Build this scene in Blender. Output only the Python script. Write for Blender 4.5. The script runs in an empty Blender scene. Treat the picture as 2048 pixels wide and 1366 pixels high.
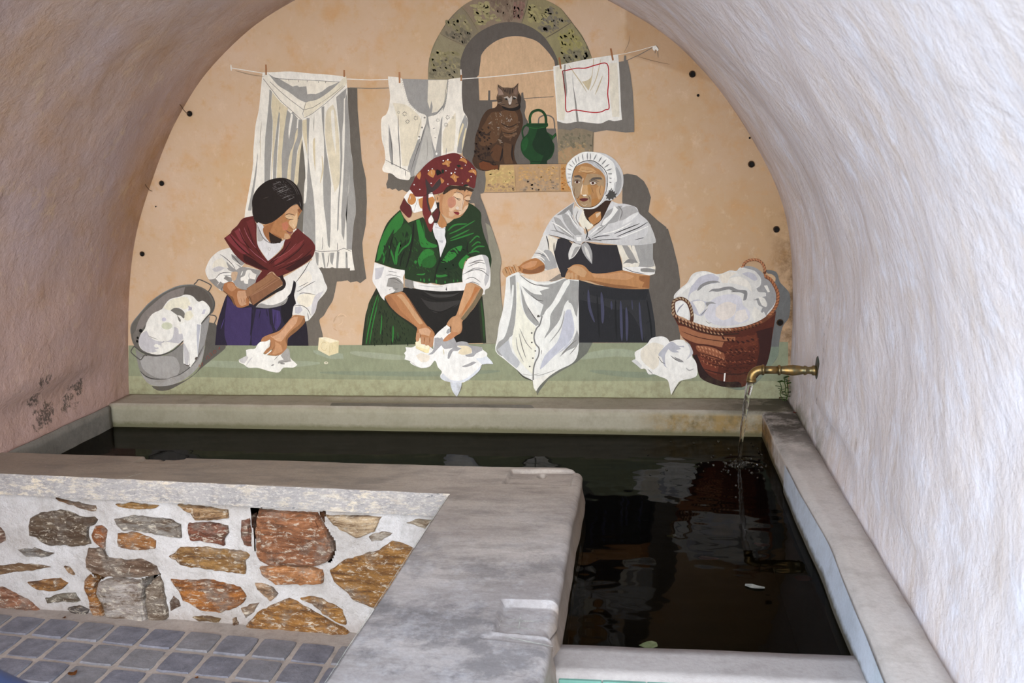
import bpy, bmesh, math, random
from mathutils import Vector, Matrix, noise
from mathutils.geometry import tessellate_polygon
random.seed(7)
SC = bpy.context.scene
COL = SC.collection

EXPOSURE = 1.38
SKYCOL, SKYSTR = (.68, .82, 1.0, 1), 2.0
SUNCOL, SUNSTR, SUNANG, SUNDIR = (1.0, .91, .78), 1.65, 55, (-.10, .95, -.20)
ALB = .97                                            # paint albedo against the traced tones

# ------------------------------------------------------------------ camera
FPX, IW, IH = 2000.0, 2048, 1366
CAM = Vector((0.0, -4.0, 1.45))
def _frame():
    dy = Vector((1285 - IW/2, 308 - IH/2, FPX)).normalized()      # vanishing point of the vault's axis
    up = Vector((0, -1, 0))
    dx = dy.cross(up).normalized()
    if dx.x < 0: dx = -dx
    dz = dx.cross(dy)
    if dz.y > 0: dz = -dz
    return dx, dy, dz
DX, DY, DZ = _frame()
cam_d = bpy.data.cameras.new('camera'); cam = bpy.data.objects.new('camera', cam_d); COL.objects.link(cam)
cam_d.sensor_width = 36; cam_d.lens = FPX*36/IW; cam_d.clip_start = 0.05
m = Matrix(((DX.x, -DX.y, -DX.z, CAM.x), (DY.x, -DY.y, -DY.z, CAM.y), (DZ.x, -DZ.y, -DZ.z, CAM.z), (0, 0, 0, 1)))
cam.matrix_world = m
cam_d.dof.use_dof = True; cam_d.dof.focus_distance = 3.4; cam_d.dof.aperture_fstop = 9
SC.camera = cam
SC.view_settings.view_transform = 'Standard'; SC.view_settings.look = 'None'
SC.view_settings.gamma = 1; SC.view_settings.use_curve_mapping = False
SC.view_settings.exposure = EXPOSURE

# ------------------------------------------------------------------ sky and sun
w = bpy.data.worlds.new('sky'); SC.world = w; w.use_nodes = True
bg = w.node_tree.nodes['Background']; bg.inputs[0].default_value = SKYCOL; bg.inputs[1].default_value = SKYSTR
sd = bpy.data.lights.new('hazy_sun', 'SUN'); sd.energy = SUNSTR; sd.color = SUNCOL; sd.angle = math.radians(SUNANG)
so = bpy.data.objects.new('hazy_sun', sd); COL.objects.link(so)
so.rotation_euler = Vector(SUNDIR).to_track_quat('-Z', 'Y').to_euler(); so.location = (-4, -8, 6)
SC.cycles.max_bounces = 8; SC.cycles.diffuse_bounces = 6; SC.cycles.transparent_max_bounces = 12
SC.cycles.use_denoising = True

# ------------------------------------------------------------------ helpers
def ray(px, py):
    c = Vector((px - IW/2, py - IH/2, FPX))
    return Vector((DX.dot(c), DY.dot(c), DZ.dot(c)))
def at_plane(px, py, p0, n):
    d = ray(px, py); n = Vector(n)
    return CAM + d*((Vector(p0) - CAM).dot(n)/d.dot(n))
def at_z(px, py, z): return at_plane(px, py, (0, 0, z), (0, 0, 1))
def at_y(px, py, y): return at_plane(px, py, (0, y, 0), (0, 1, 0))
def at_x(px, py, x): return at_plane(px, py, (x, 0, 0), (1, 0, 0))
def link(o, parent=None):
    COL.objects.link(o)
    if parent: o.parent = parent
    return o
def tag(o, label=None, cat=None, group=None, kind=None):
    if label: o['label'] = label
    if cat: o['category'] = cat
    if group: o['group'] = group
    if kind: o['kind'] = kind
    return o
def empty(name, loc=(0, 0, 0)):
    o = bpy.data.objects.new(name, None); o.location = loc; o.empty_display_size = .05
    return link(o)
def mesh_obj(name, verts, faces, mat, parent=None, smooth=False):
    me = bpy.data.meshes.new(name); me.from_pydata([tuple(v) for v in verts], [], faces)
    if smooth: me.polygons.foreach_set('use_smooth', [True]*len(faces))
    me.materials.append(mat); me.update()
    o = bpy.data.objects.new(name, me)
    link(o, parent)
    if parent: o.matrix_parent_inverse = Matrix.Translation(-parent.location)
    return o
def bm_obj(name, bm, mat, parent=None, smooth=False):
    bmesh.ops.recalc_face_normals(bm, faces=bm.faces)
    me = bpy.data.meshes.new(name); bm.to_mesh(me); bm.free()
    if smooth: me.polygons.foreach_set('use_smooth', [True]*len(me.polygons))
    me.materials.append(mat)
    o = bpy.data.objects.new(name, me); link(o, parent)
    if parent: o.matrix_parent_inverse = Matrix.Translation(-parent.location)
    return o
def lin(h, k=1.0):
    v = [int(h[i:i+2], 16)/255 for i in (0, 2, 4)]
    return tuple([((x/12.92) if x <= .04045 else ((x+.055)/1.055)**2.4)*k for x in v] + [1.0])
def fbm(v, s, o=3):
    a = 0; amp = 1; p = Vector(v)*s
    for _ in range(o):
        a += noise.noise(p)*amp; amp *= .5; p = p*2.03
    return a

class NT:
    """small node-tree builder"""
    def __init__(s, name):
        s.m = bpy.data.materials.new(name); s.m.use_nodes = True
        s.n = s.m.node_tree.nodes; s.l = s.m.node_tree.links
        s.b = s.n['Principled BSDF']; s.geo = s.n.new('ShaderNodeNewGeometry')
        s.pos = s.geo.outputs['Position']
    def mk(s, t, **kw):
        n = s.n.new(t)
        for k, v in kw.items(): setattr(n, k, v)
        return n
    def setin(s, n, i, v):
        if isinstance(v, bpy.types.NodeSocket): s.l.new(v, n.inputs[i])
        else: n.inputs[i].default_value = v
    def scale(s, vec, sc, rot=(0, 0, 0)):
        n = s.mk('ShaderNodeMapping'); s.l.new(vec, n.inputs[0]); n.inputs['Scale'].default_value = sc; n.inputs['Rotation'].default_value = rot
        return n.outputs[0]
    def noise(s, scale=5, detail=4, rough=.55, vec=None, dist=0):
        n = s.mk('ShaderNodeTexNoise'); s.l.new(vec or s.pos, n.inputs['Vector'])
        n.inputs['Scale'].default_value = scale; n.inputs['Detail'].default_value = detail
        n.inputs['Roughness'].default_value = rough; n.inputs['Distortion'].default_value = dist
        return n.outputs['Fac']
    def ramp(s, fac, a, b, lo=0.0, hi=1.0):
        n = s.mk('ShaderNodeMapRange'); s.setin(n, 0, fac); n.inputs[1].default_value = a; n.inputs[2].default_value = b
        n.inputs[3].default_value = lo; n.inputs[4].default_value = hi
        return n.outputs[0]
    def math(s, op, a, b=0.0):
        n = s.mk('ShaderNodeMath', operation=op); s.setin(n, 0, a); s.setin(n, 1, b); return n.outputs[0]
    def mix(s, f, a, b, mode='MIX'):
        n = s.mk('ShaderNodeMix', data_type='RGBA', blend_type=mode)
        s.setin(n, 0, f); s.setin(n, 6, a); s.setin(n, 7, b); return n.outputs[2]
    def xyz(s, vec=None):
        n = s.mk('ShaderNodeSeparateXYZ'); s.l.new(vec or s.pos, n.inputs[0]); return n.outputs
    def band(s, v, lo, hi, soft):
        a = s.ramp(v, lo-soft, lo+soft); b = s.ramp(v, hi-soft, hi+soft, 1, 0)
        return s.math('MULTIPLY', a, b)
    def bump(s, h, dist, strength=1.0, prev=None):
        n = s.mk('ShaderNodeBump'); s.setin(n, 'Height', h); n.inputs['Distance'].default_value = dist; n.inputs['Strength'].default_value = strength
        if prev: s.l.new(prev, n.inputs['Normal'])
        return n.outputs[0]
    def done(s, col, rough=.8, normal=None, spec=.3, metal=0):
        s.setin(s.b, 'Base Color', col); s.setin(s.b, 'Roughness', rough)
        s.b.inputs['Specular IOR Level'].default_value = spec; s.b.inputs['Metallic'].default_value = metal
        if normal: s.l.new(normal, s.b.inputs['Normal'])
        return s.m
# ------------------------------------------------------------------ materials
MOULD = [(at_x(px, py, -2.2).y, at_x(px, py, -2.2).z, r) for px, py, r in ((84, 765, .05), (104, 830, .085), (150, 800, .06), (172, 775, .05), (85, 800, .04))]
def m_vault():
    t = NT('vault_plaster'); x, y, z = t.xyz()
    big = t.noise(1.3, 5, .6); mid = t.noise(4.5, 6, .65)
    st = t.noise(6, 6, .7, t.scale(t.pos, (2.2, .9, .9)), .4)           # brushed streaks
    streak = t.noise(7, 6, .7, t.scale(t.pos, (1, 2.2, .8)), .3)
    fine = t.noise(45, 4, .65)
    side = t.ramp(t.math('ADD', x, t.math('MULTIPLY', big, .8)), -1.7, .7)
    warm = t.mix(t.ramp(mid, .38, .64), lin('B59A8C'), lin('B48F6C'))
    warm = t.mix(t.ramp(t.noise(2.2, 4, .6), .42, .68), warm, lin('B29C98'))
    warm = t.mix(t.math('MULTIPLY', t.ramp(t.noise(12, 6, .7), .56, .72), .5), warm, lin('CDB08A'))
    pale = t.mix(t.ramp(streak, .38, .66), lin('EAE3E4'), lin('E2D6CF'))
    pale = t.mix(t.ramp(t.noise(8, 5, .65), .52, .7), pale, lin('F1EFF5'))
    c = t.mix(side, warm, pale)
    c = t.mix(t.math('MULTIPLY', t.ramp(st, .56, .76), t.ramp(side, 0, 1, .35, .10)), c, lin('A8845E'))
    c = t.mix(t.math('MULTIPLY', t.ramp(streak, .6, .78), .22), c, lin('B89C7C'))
    # rising damp: pink low on the left, mould patches
    low = t.ramp(z, .55, 1.25, 1, 0)
    left = t.ramp(x, -1.8, -2.0)
    c = t.mix(t.math('MULTIPLY', t.math('MULTIPLY', low, left), .6), c, lin('C2A19A'))
    sp = t.noise(19, 6, .75); mould = None
    for my, mz, mr in MOULD:
        dy = t.math('DIVIDE', t.math('SUBTRACT', y, my), mr); dz = t.math('DIVIDE', t.math('SUBTRACT', z, mz), mr*.8)
        d = t.math('ADD', t.math('MULTIPLY', dy, dy), t.math('MULTIPLY', dz, dz))
        v = t.ramp(t.math('SUBTRACT', t.math('ADD', sp, .08), t.math('MULTIPLY', d, .13)), .50, .56)
        mould = v if mould is None else t.math('MAXIMUM', mould, v)
    mm = t.math('MULTIPLY', t.math('MULTIPLY', mould, left), t.ramp(t.noise(110, 3, .7), .36, .52))
    c = t.mix(t.math('MULTIPLY', mm, .85), c, lin('4E4740'))
    right = t.ramp(x, .35, .5)
    fl = t.math('MULTIPLY', t.math('MULTIPLY', t.band(y, -.80, -.68, .03), t.band(z, .50, .92, .05)), right)
    fl = t.math('MULTIPLY', fl, t.ramp(t.noise(34, 5, .75, t.scale(t.pos, (1, 2.2, .8))), .60, .64))
    c = t.mix(fl, c, lin('5A4A40'))
    gr = t.math('MULTIPLY', t.math('MULTIPLY', t.ramp(z, .47, .60, 1, 0), t.ramp(t.noise(9, 4), .38, .6)), right)
    gr = t.math('MULTIPLY', gr, t.band(y, -.75, .1, .1))
    c = t.mix(t.math('MULTIPLY', gr, .8), c, lin('6F6C4E'))
    # browner towards the corner with the back wall, broken by noise
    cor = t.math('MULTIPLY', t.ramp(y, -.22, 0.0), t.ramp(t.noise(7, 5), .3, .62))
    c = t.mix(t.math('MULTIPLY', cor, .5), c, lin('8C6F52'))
    nb = t.bump(fine, .004, .6, t.bump(st, .012, .5, t.bump(mid, .035, .55)))
    return t.done(c, .9, nb, .15)
def m_back():
    t = NT('painted_render'); x, y, z = t.xyz()
    a = t.noise(2.2, 5, .6); b = t.noise(7, 5, .6); c2 = t.noise(30, 3, .6)
    c = t.mix(t.ramp(a, .35, .68), lin('D0B49A'), lin('CAAA84'))
    c = t.mix(t.math('MULTIPLY', t.ramp(b, .52, .70), .55), c, lin('CC9A62'))
    c = t.mix(t.math('MULTIPLY', t.ramp(t.noise(4, 4, .6), .52, .7), .35), c, lin('D9BFA8'))
    c = t.mix(t.ramp(c2, .2, .9, 0, .12), c, lin('A98155'))
    gold = t.math('MULTIPLY', t.ramp(x, -.1, .55), .55)
    c = t.mix(gold, c, lin('A5845E'))
    c = t.mix(t.math('MULTIPLY', t.ramp(t.noise(15, 5, .7), .54, .7), .4), c, lin('C8965C'))
    c = t.mix(t.math('MULTIPLY', t.ramp(t.noise(17, 5, .7, t.scale(t.pos, (1.3, 1, 1))), .56, .72), .35), c, lin('E2C8AC'))
    damp = t.math('MULTIPLY', t.ramp(t.math('ADD', x, t.math('MULTIPLY', t.noise(5, 4), .06)), -.045, -.03), t.ramp(t.math('ADD', z, t.math('MULTIPLY', x, .35)), 1.800, 1.812))
    c = t.mix(t.math('MULTIPLY', damp, .45), c, lin('A98560'))
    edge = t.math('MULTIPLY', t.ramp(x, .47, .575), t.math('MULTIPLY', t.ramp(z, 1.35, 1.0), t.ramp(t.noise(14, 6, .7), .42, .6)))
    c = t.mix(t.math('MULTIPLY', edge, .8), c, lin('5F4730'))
    edge = t.math('MULTIPLY', t.ramp(z, .55, .475), t.ramp(t.noise(20, 5, .7), .4, .6))
    c = t.mix(t.math('MULTIPLY', edge, .8), c, lin('6A5A3C'))
    return t.done(c, .85, t.bump(c2, .003, .5, t.bump(b, .01, .4)), .2)
def m_paint():
    t = NT('mural_paint')
    at = t.mk('ShaderNodeVertexColor', layer_name='paint')
    br = t.noise(38, 5, .65, t.scale(t.pos, (1.6, 1, .7))); gr = t.noise(240, 3, .6); cl = t.noise(9, 4, .55)
    k = t.math('ADD', t.ramp(br, .3, .7, .88, 1.09), t.ramp(gr, .3, .7, -.05, .05))
    k = t.math('MULTIPLY', k, t.ramp(cl, .3, .7, .94, 1.05))
    n = t.mk('ShaderNodeVectorMath', operation='SCALE'); t.l.new(at.outputs[0], n.inputs[0]); t.setin(n, 'Scale', k)
    z = t.xyz()[2]
    grime = t.math('MULTIPLY', t.ramp(z, .60, .475), t.ramp(t.noise(24, 5, .7), .46, .66))
    c = t.mix(t.math('MULTIPLY', grime, .5), n.outputs[0], lin('6A5E40'))
    return t.done(c, .7, t.bump(gr, .0015, .35, t.bump(t.noise(16, 4, .6), .006, .35)), .25)
def m_concrete(name, a, b, dark, stain=0.0, fine=.5, rough=.8, chips=None, sc=1.0):
    t = NT(name)
    n1 = t.noise(3.2*sc, 5, .65, t.scale(t.pos, (.8, 1.3, 1))); n2 = t.noise(13*sc, 6, .7); n3 = t.noise(90, 4, .7)
    c = t.mix(t.ramp(n1, .32, .68), lin(a), lin(b))
    c = t.mix(t.math('MULTIPLY', t.ramp(n2, .5, .72), .55), c, lin(dark))
    c = t.mix(t.ramp(n3, .35, .75, 0, .28), c, lin(dark))
    if chips:
        ch = t.ramp(t.noise(52, 6, .75, t.scale(t.pos, (.45, 1, 1.3))), .50, .58)
        ch = t.math('MULTIPLY', ch, t.ramp(t.noise(6, 4, .6), .38, .62))
        c = t.mix(t.math('MULTIPLY', ch, .85), c, lin(chips))
        c = t.mix(t.math('MULTIPLY', t.ramp(t.noise(120, 5, .8, t.scale(t.pos, (.5, 1, 1.3))), .52, .58), .45), c, lin('C4BDB4'))
        c = t.mix(t.math('MULTIPLY', t.ramp(t.noise(95, 5, .8, t.scale(t.pos, (.4, 1, 1.3))), .57, .62), .6), c, lin('6A6A6E'))
        ch2 = t.ramp(t.noise(70, 6, .75, t.scale(t.pos, (.4, 1, 1.2))), .60, .66)
        c = t.mix(t.math('MULTIPLY', ch2, t.ramp(t.noise(5, 3, .6), .5, .6)), c, lin('4A4B4F'))
    if stain:
        x, y, z = t.xyz()
        zone = t.math('MULTIPLY', t.ramp(x, -.05, .12), t.ramp(y, -.95, -.45))
        f = t.math('MULTIPLY', zone, t.ramp(t.noise(7, 5, .7), .35, .55))
        wall = t.math('MULTIPLY', f, t.ramp(z, .470, .455))
        c = t.mix(t.math('MULTIPLY', wall, .95), c, t.mix(t.ramp(t.noise(22, 5, .7), .4, .65), lin('8E6A30'), lin('5A3E16')))
        top = t.math('MULTIPLY', t.math('MULTIPLY', t.math('MULTIPLY', f, t.ramp(x, .15, .47)), t.ramp(z, .46, .47)), .9)
        c = t.mix(top, c, lin('322C22'))
        wet = t.ramp(t.math('ADD', z, t.math('MULTIPLY', t.noise(26, 5, .7), .03)), .420, .403)
        c = t.mix(t.math('MULTIPLY', wet, .9), c, lin('4A4020'))
        rear = t.math('MULTIPLY', t.math('MULTIPLY', t.ramp(y, -.24, -.205), t.ramp(z, .478, .464)), .45)
        c = t.mix(rear, c, lin('8F9072'))
    nb = t.bump(n3, .002, fine, t.bump(n2, .005, .35))
    return t.done(c, rough, nb, .3)
def m_slab():
    t = NT('worn_slab_stone'); x, y, z = t.xyz()
    n1 = t.noise(2.4, 6, .65, t.scale(t.pos, (.7, 1.5, 1))); n2 = t.noise(9, 6, .7, t.scale(t.pos, (.6, 1.6, 1))); n3 = t.noise(110, 4, .7)
    c = t.mix(t.ramp(n1, .3, .7), lin('BDB4AB'), lin('A0958C'))
    far = t.ramp(y, -1.15, -1.9)
    c = t.mix(t.math('MULTIPLY', far, .75), c, t.mix(t.ramp(n1, .35, .65), lin('BEBABB'), lin('8E8C90')))
    brown = t.math('MULTIPLY', t.ramp(x, -.55, -1.0), .75)
    c = t.mix(brown, c, t.mix(t.ramp(n2, .4, .6), lin('857869'), lin('75695C')))
    c = t.mix(t.math('MULTIPLY', t.ramp(n2, .48, .70), .65), c, lin('6A6562'))
    c = t.mix(t.math('MULTIPLY', t.math('MULTIPLY', t.ramp(t.noise(5, 7, .75), .5, .6), far), .6), c, lin('5C5D63'))
    c = t.mix(t.math('MULTIPLY', t.math('MULTIPLY', t.ramp(t.noise(11, 7, .78), .5, .62), far), .45), c, lin('BDBDC2'))
    c = t.mix(t.ramp(n3, .3, .8, 0, .3), c, lin('5E5853'))
    c = t.mix(t.math('MULTIPLY', t.ramp(t.noise(26, 6, .75), .62, .72), .35), c, lin('CFCBC6'))
    side = t.math('MULTIPLY', t.ramp(x, -.205, -.185), t.ramp(z, .47, .45))
    c = t.mix(t.math('MULTIPLY', side, .6), c, lin('7A664E'))
    return t.done(c, .55, t.bump(n3, .0015, .5, t.bump(n2, .004, .5)), .4)
def m_stone():
    t = NT('schist_stone')
    oi = t.mk('ShaderNodeObjectInfo'); col = oi.outputs['Color']
    off = t.mk('ShaderNodeVectorMath', operation='ADD'); t.l.new(t.pos, off.inputs[0])
    sc = t.mk('ShaderNodeVectorMath', operation='SCALE'); t.l.new(oi.outputs['Location'], sc.inputs[0]); sc.inputs['Scale'].default_value = 3.0
    t.l.new(sc.outputs[0], off.inputs[1]); p = off.outputs[0]
    lay = t.noise(16, 7, .72, t.scale(p, (.55, 1, 3.2), (0, .22, 0)), .6)
    pat = t.noise(11, 6, .7, p); fine = t.noise(95, 5, .75, t.scale(p, (.6, 1, 1.6), (0, .2, 0)))
    c = t.mix(t.ramp(lay, .40, .60), t.mix(1.0, col, (.92, .90, .88, 1), 'MULTIPLY'), t.mix(1.0, col, lin('9A8878'), 'MULTIPLY'))
    c = t.mix(t.math('MULTIPLY', t.ramp(pat, .50, .62), .65), c, lin('7E756C'))
    c = t.mix(t.math('MULTIPLY', t.ramp(lay, .56, .66), .75), c, lin('57402C'))
    fl = t.noise(55, 7, .8, t.scale(p, (.6, 1, 1.5), (0, .3, 0)), .5)
    c = t.mix(t.math('MULTIPLY', t.ramp(fl, .54, .60), .75), c, lin('CFC4B2'))
    c = t.mix(t.math('MULTIPLY', t.ramp(fl, .45, .38), .65), c, lin('4E3A2A'))
    return t.done(c, .6, t.bump(fl, .005, .9, t.bump(lay, .012, .9)), .4)
def m_mortar():
    t = NT('lime_mortar')
    n1 = t.noise(4, 5, .6); n2 = t.noise(26, 6, .7); n3 = t.noise(120, 4, .75)
    c = t.mix(t.ramp(n1, .35, .65), lin('C2BFBF'), lin('A29C97'))
    c = t.mix(t.math('MULTIPLY', t.ramp(n2, .5, .7), .5), c, lin('8F8A84'))
    c = t.mix(t.ramp(n3, .4, .8, 0, .25), c, lin('6E6A64'))
    x, y, z = t.xyz()
    c = t.mix(t.math('MULTIPLY', t.ramp(z, .06, .0), .5), c, lin('8E827A'))
    return t.done(c, .9, t.bump(n3, .003, .9, t.bump(n2, .012, .9)), .15)
def m_tile():
    t = NT('grey_paver'); oi = t.mk('ShaderNodeObjectInfo')
    n1 = t.noise(14, 6, .7); n3 = t.noise(120, 4, .7)
    c = t.mix(t.ramp(n1, .35, .65), lin('80808A'), lin('5E5F6A'))
    c = t.mix(t.ramp(oi.outputs['Random'], 0, 1, 0, .4), c, lin('8C8880'))
    c = t.mix(t.ramp(n3, .4, .8, 0, .3), c, lin('4B4C54'))
    return t.done(c, .7, t.bump(n3, .002, .6, t.bump(n1, .006, .6)), .35)
def m_plain(name, h, rough=.5, metal=0, n=0, h2=None, sc=20, spec=.4):
    t = NT(name); c = lin(h)
    nb = None
    if h2: c = t.mix(t.ramp(t.noise(sc, 5, .65), .38, .64), lin(h), lin(h2))
    if n: nb = t.bump(t.noise(sc*3, 4, .6), n, .6)
    return t.done(c, rough, nb, spec, metal)
def m_water():
    mt = bpy.data.materials.new('dark_water'); mt.use_nodes = True; n = mt.node_tree.nodes; l = mt.node_tree.links
    n.remove(n['Principled BSDF']); out = n['Material Output']
    fr = n.new('ShaderNodeFresnel'); fr.inputs['IOR'].default_value = 1.10
    gl = n.new('ShaderNodeBsdfGlossy'); gl.inputs['Roughness'].default_value = .02
    tr = n.new('ShaderNodeBsdfTransparent'); tr.inputs[0].default_value = (.26, .24, .17, 1)
    mx = n.new('ShaderNodeMixShader'); l.new(fr.outputs[0], mx.inputs[0]); l.new(tr.outputs[0], mx.inputs[1]); l.new(gl.outputs[0], mx.inputs[2])
    l.new(mx.outputs[0], out.inputs[0])
    return mt
def m_stream():
    mt = bpy.data.materials.new('running_water'); mt.use_nodes = True; n = mt.node_tree.nodes; l = mt.node_tree.links
    b = n['Principled BSDF']; b.inputs['Transmission Weight'].default_value = 1; b.inputs['IOR'].default_value = 1.33
    b.inputs['Roughness'].default_value = .04; b.inputs['Base Color'].default_value = (.97, .98, 1, 1)
    geo = n.new('ShaderNodeNewGeometry'); mp = n.new('ShaderNodeMapping'); mp.inputs['Scale'].default_value = (90, 90, 9)
    l.new(geo.outputs['Position'], mp.inputs[0]); no = n.new('ShaderNodeTexNoise'); l.new(mp.outputs[0], no.inputs[0]); no.inputs['Scale'].default_value = 1.5
    bu = n.new('ShaderNodeBump'); bu.inputs['Distance'].default_value = .004; l.new(no.outputs['Fac'], bu.inputs['Height']); l.new(bu.outputs[0], b.inputs['Normal'])
    return mt
M = dict(vault=m_vault(), back=m_back(), paint=m_paint(), stone=m_stone(), mortar=m_mortar(), tile=m_tile(), slab=m_slab(),
    ledge=m_concrete('ledge_concrete', 'A39A8C', 'B0A79B', '7E7568', stain=1),
    rim=m_concrete('rim_concrete', 'CBC4BD', 'CAC4BF', '9A928A', stain=1, fine=.8),
    rimface=m_concrete('limewashed_face', 'CBD3DE', 'BCC4CE', 'A0A4A8', stain=1),
    slabface=m_concrete('weathered_slab_edge', '8C8988', '9A9694', '626064', chips='C9BBA4', fine=.9),
    grout=m_concrete('sand_grout', 'B0A59D', 'A09790', '7C736C', sc=2),
    curb=m_concrete('curb_concrete', '8B8780', '7A766E', '55524C'),
    algae=m_plain('algae_render', '1E1B0E', .9, h2='12110A', sc=5, n=.004),
    bronze=m_plain('tarnished_brass', '9A7B48', .38, .85, h2='6E6A52', sc=45, n=.0006),
    patina=m_plain('verdigris_plate', '4E5A58', .6, .5, h2='5C4E3E', sc=30, n=.001),
    hole=m_plain('hole_shade', '15110D', .9), rust=m_plain('rust_stain', '5A4028', .8, h2='3A2A1C', sc=80),
    leaf=m_plain('weed_leaf', '4F6B2C', .6, h2='35491C', sc=60), dry=m_plain('dry_leaf', '8A5526', .6, h2='5E3516', sc=50),
    red=m_plain('red_leaf', '7A2A18', .6), pale=m_plain('pale_leaf', '9AA07A', .6, h2='6E7A50', sc=30),
    litter=m_plain('wet_paper', 'C9CCC4', .6, h2='8E938C', sc=60), teal=m_plain('teal_glaze', '5F8F84', .35, h2='6B9B8E', sc=12),
    blue=m_plain('blue_enamel', '2C3A58', .5, h2='263350', sc=6), rimtop=m_concrete('front_rim_concrete', 'A9A4A2', 'A09B9A', '86807E', fine=.7), water=m_water(), stream=m_stream(), street=m_concrete('street_concrete', 'A8A39C', '9A958E', '7E7972'))
# ------------------------------------------------------------------ setting: back wall, vault, floor
ZT, ZW = .475, .377                                  # top of the basin rims, water level
YM = -3.2                                            # mouth of the vault
ARCH = [(258, 790), (256.5, 745), (256, 700), (256, 640), (259, 564), (264, 512), (272, 461), (287, 410), (313, 333), (338, 266), (369, 210), (400, 159), (451, 102),
        (512, 46), (589, 0), (660, -34), (740, -60), (820, -75), (902, -80), (985, -76), (1065, -61), (1145, -35), (1215, 0), (1285, 38), (1348, 80), (1379, 112), (1425, 160),
        (1466, 215), (1502, 272), (1527, 318), (1548, 359), (1568, 410), (1579, 461), (1584, 515), (1586, 564), (1586, 640), (1583, 700), (1578, 760), (1575, 800)]
ap = [at_y(x, y, 0) for x, y in ARCH]
ap = [Vector((ap[0].x, 0, -.02))] + ap + [Vector((ap[-1].x, 0, -.02))]
def resample(pts, step):
    out = [pts[0]]
    for a, b in zip(pts, pts[1:]):
        n = max(1, round((b-a).length/step))
        out += [a.lerp(b, i/n) for i in range(1, n+1)]
    return out
prof = resample(ap, .045)
for _ in range(4):
    prof = [prof[0]] + [(prof[i-1]+prof[i]*2+prof[i+1])/4 for i in range(1, len(prof)-1)] + [prof[-1]]
CX = (ap[0].x + ap[-1].x)/2
def vault_point(p, y):
    c = Vector((CX, 0, max(.0, min(p.z, .85)))); n = (p - c); n.y = 0
    n = n.normalized() if n.length > 1e-6 else Vector((0, 0, 1))
    d = (fbm((p.x, y, p.z), 1.1, 3)*.035 + fbm((p.x, y, p.z), 5, 3)*.006)*min(1, max(0, -y/.35))
    if p.z < .62: d = abs(d)*max(0, (p.z-.40)/.22)
    return Vector((p.x, y, p.z)) + n*d
NY = 64
rows = [[vault_point(p, .02+(YM-.02)*(k/NY)) for p in prof] for k in range(NY+1)]
zs = [p.z for p in prof]; top = max(range(len(prof)), key=lambda i: prof[i].z)
i1 = min(i for i in range(len(prof)) if prof[i].z > .95); i2 = max(i for i in range(len(prof)) if prof[i].z > .95)
def shell(name, a, b):
    n = b-a+1; v = [rows[k][i] for k in range(NY+1) for i in range(a, b+1)]
    f = [(k*n+i, k*n+i+1, (k+1)*n+i+1, (k+1)*n+i) for k in range(NY) for i in range(n-1)]
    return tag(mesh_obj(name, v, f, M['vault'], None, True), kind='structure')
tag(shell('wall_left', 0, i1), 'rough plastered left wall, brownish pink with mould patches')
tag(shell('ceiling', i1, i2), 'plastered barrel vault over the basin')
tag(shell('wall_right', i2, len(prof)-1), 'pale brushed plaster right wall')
wb = bmesh.new()
vs = [wb.verts.new((CX+(p.x-CX)*1.01, .001, p.z*1.008-.005)) for p in prof]; wb.faces.new(vs)
wall_back = tag(bm_obj('wall_back', wb, M['back']), 'end wall of apricot render carrying a mural', kind='structure')

# anchor holes and small scars: dished discs, inner shade put in near-black colour
def disc(name, x, z, r, mat, parent, y=-.004, seg=14, dish=.006):
    bm = bmesh.new(); rings = []
    for rr, dy in ((r, 0), (r*.8, dish*.35), (r*.45, dish*.7)):
        rings.append([bm.verts.new((x+math.cos(a*math.tau/seg)*rr*(1+.12*noise.noise((a, x*9, z*9))), y+dy, z+math.sin(a*math.tau/seg)*rr)) for a in range(seg)])
    for A, B in zip(rings, rings[1:]):
        for i in range(seg): bm.faces.new((A[i], A[(i+1) % seg], B[(i+1) % seg], B[i]))
    bm.faces.new(rings[-1])
    return bm_obj(name, bm, mat, parent)
for px, py, r in [(381, 228, 4.6), (325, 367, 4.4), (286, 508, 4.2), (283, 661, 4.0), (277, 675, 2.6), (276, 682, 2.8), (1385, 149, 5), (1396, 191, 2.6), (1503, 329, 5), (1553, 459, 5), (1560, 645, 5.2), (1499, 276, 2), (313, 413, 1.6)]:
    p = at_y(px, py, 0); disc('anchor_hole', p.x, p.z, r/500, M['hole'], wall_back, -.0075)
    if r > 4: disc('anchor_ring', p.x-.001, p.z+.001, r/380, M['rust'], wall_back, -.0068)

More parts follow.
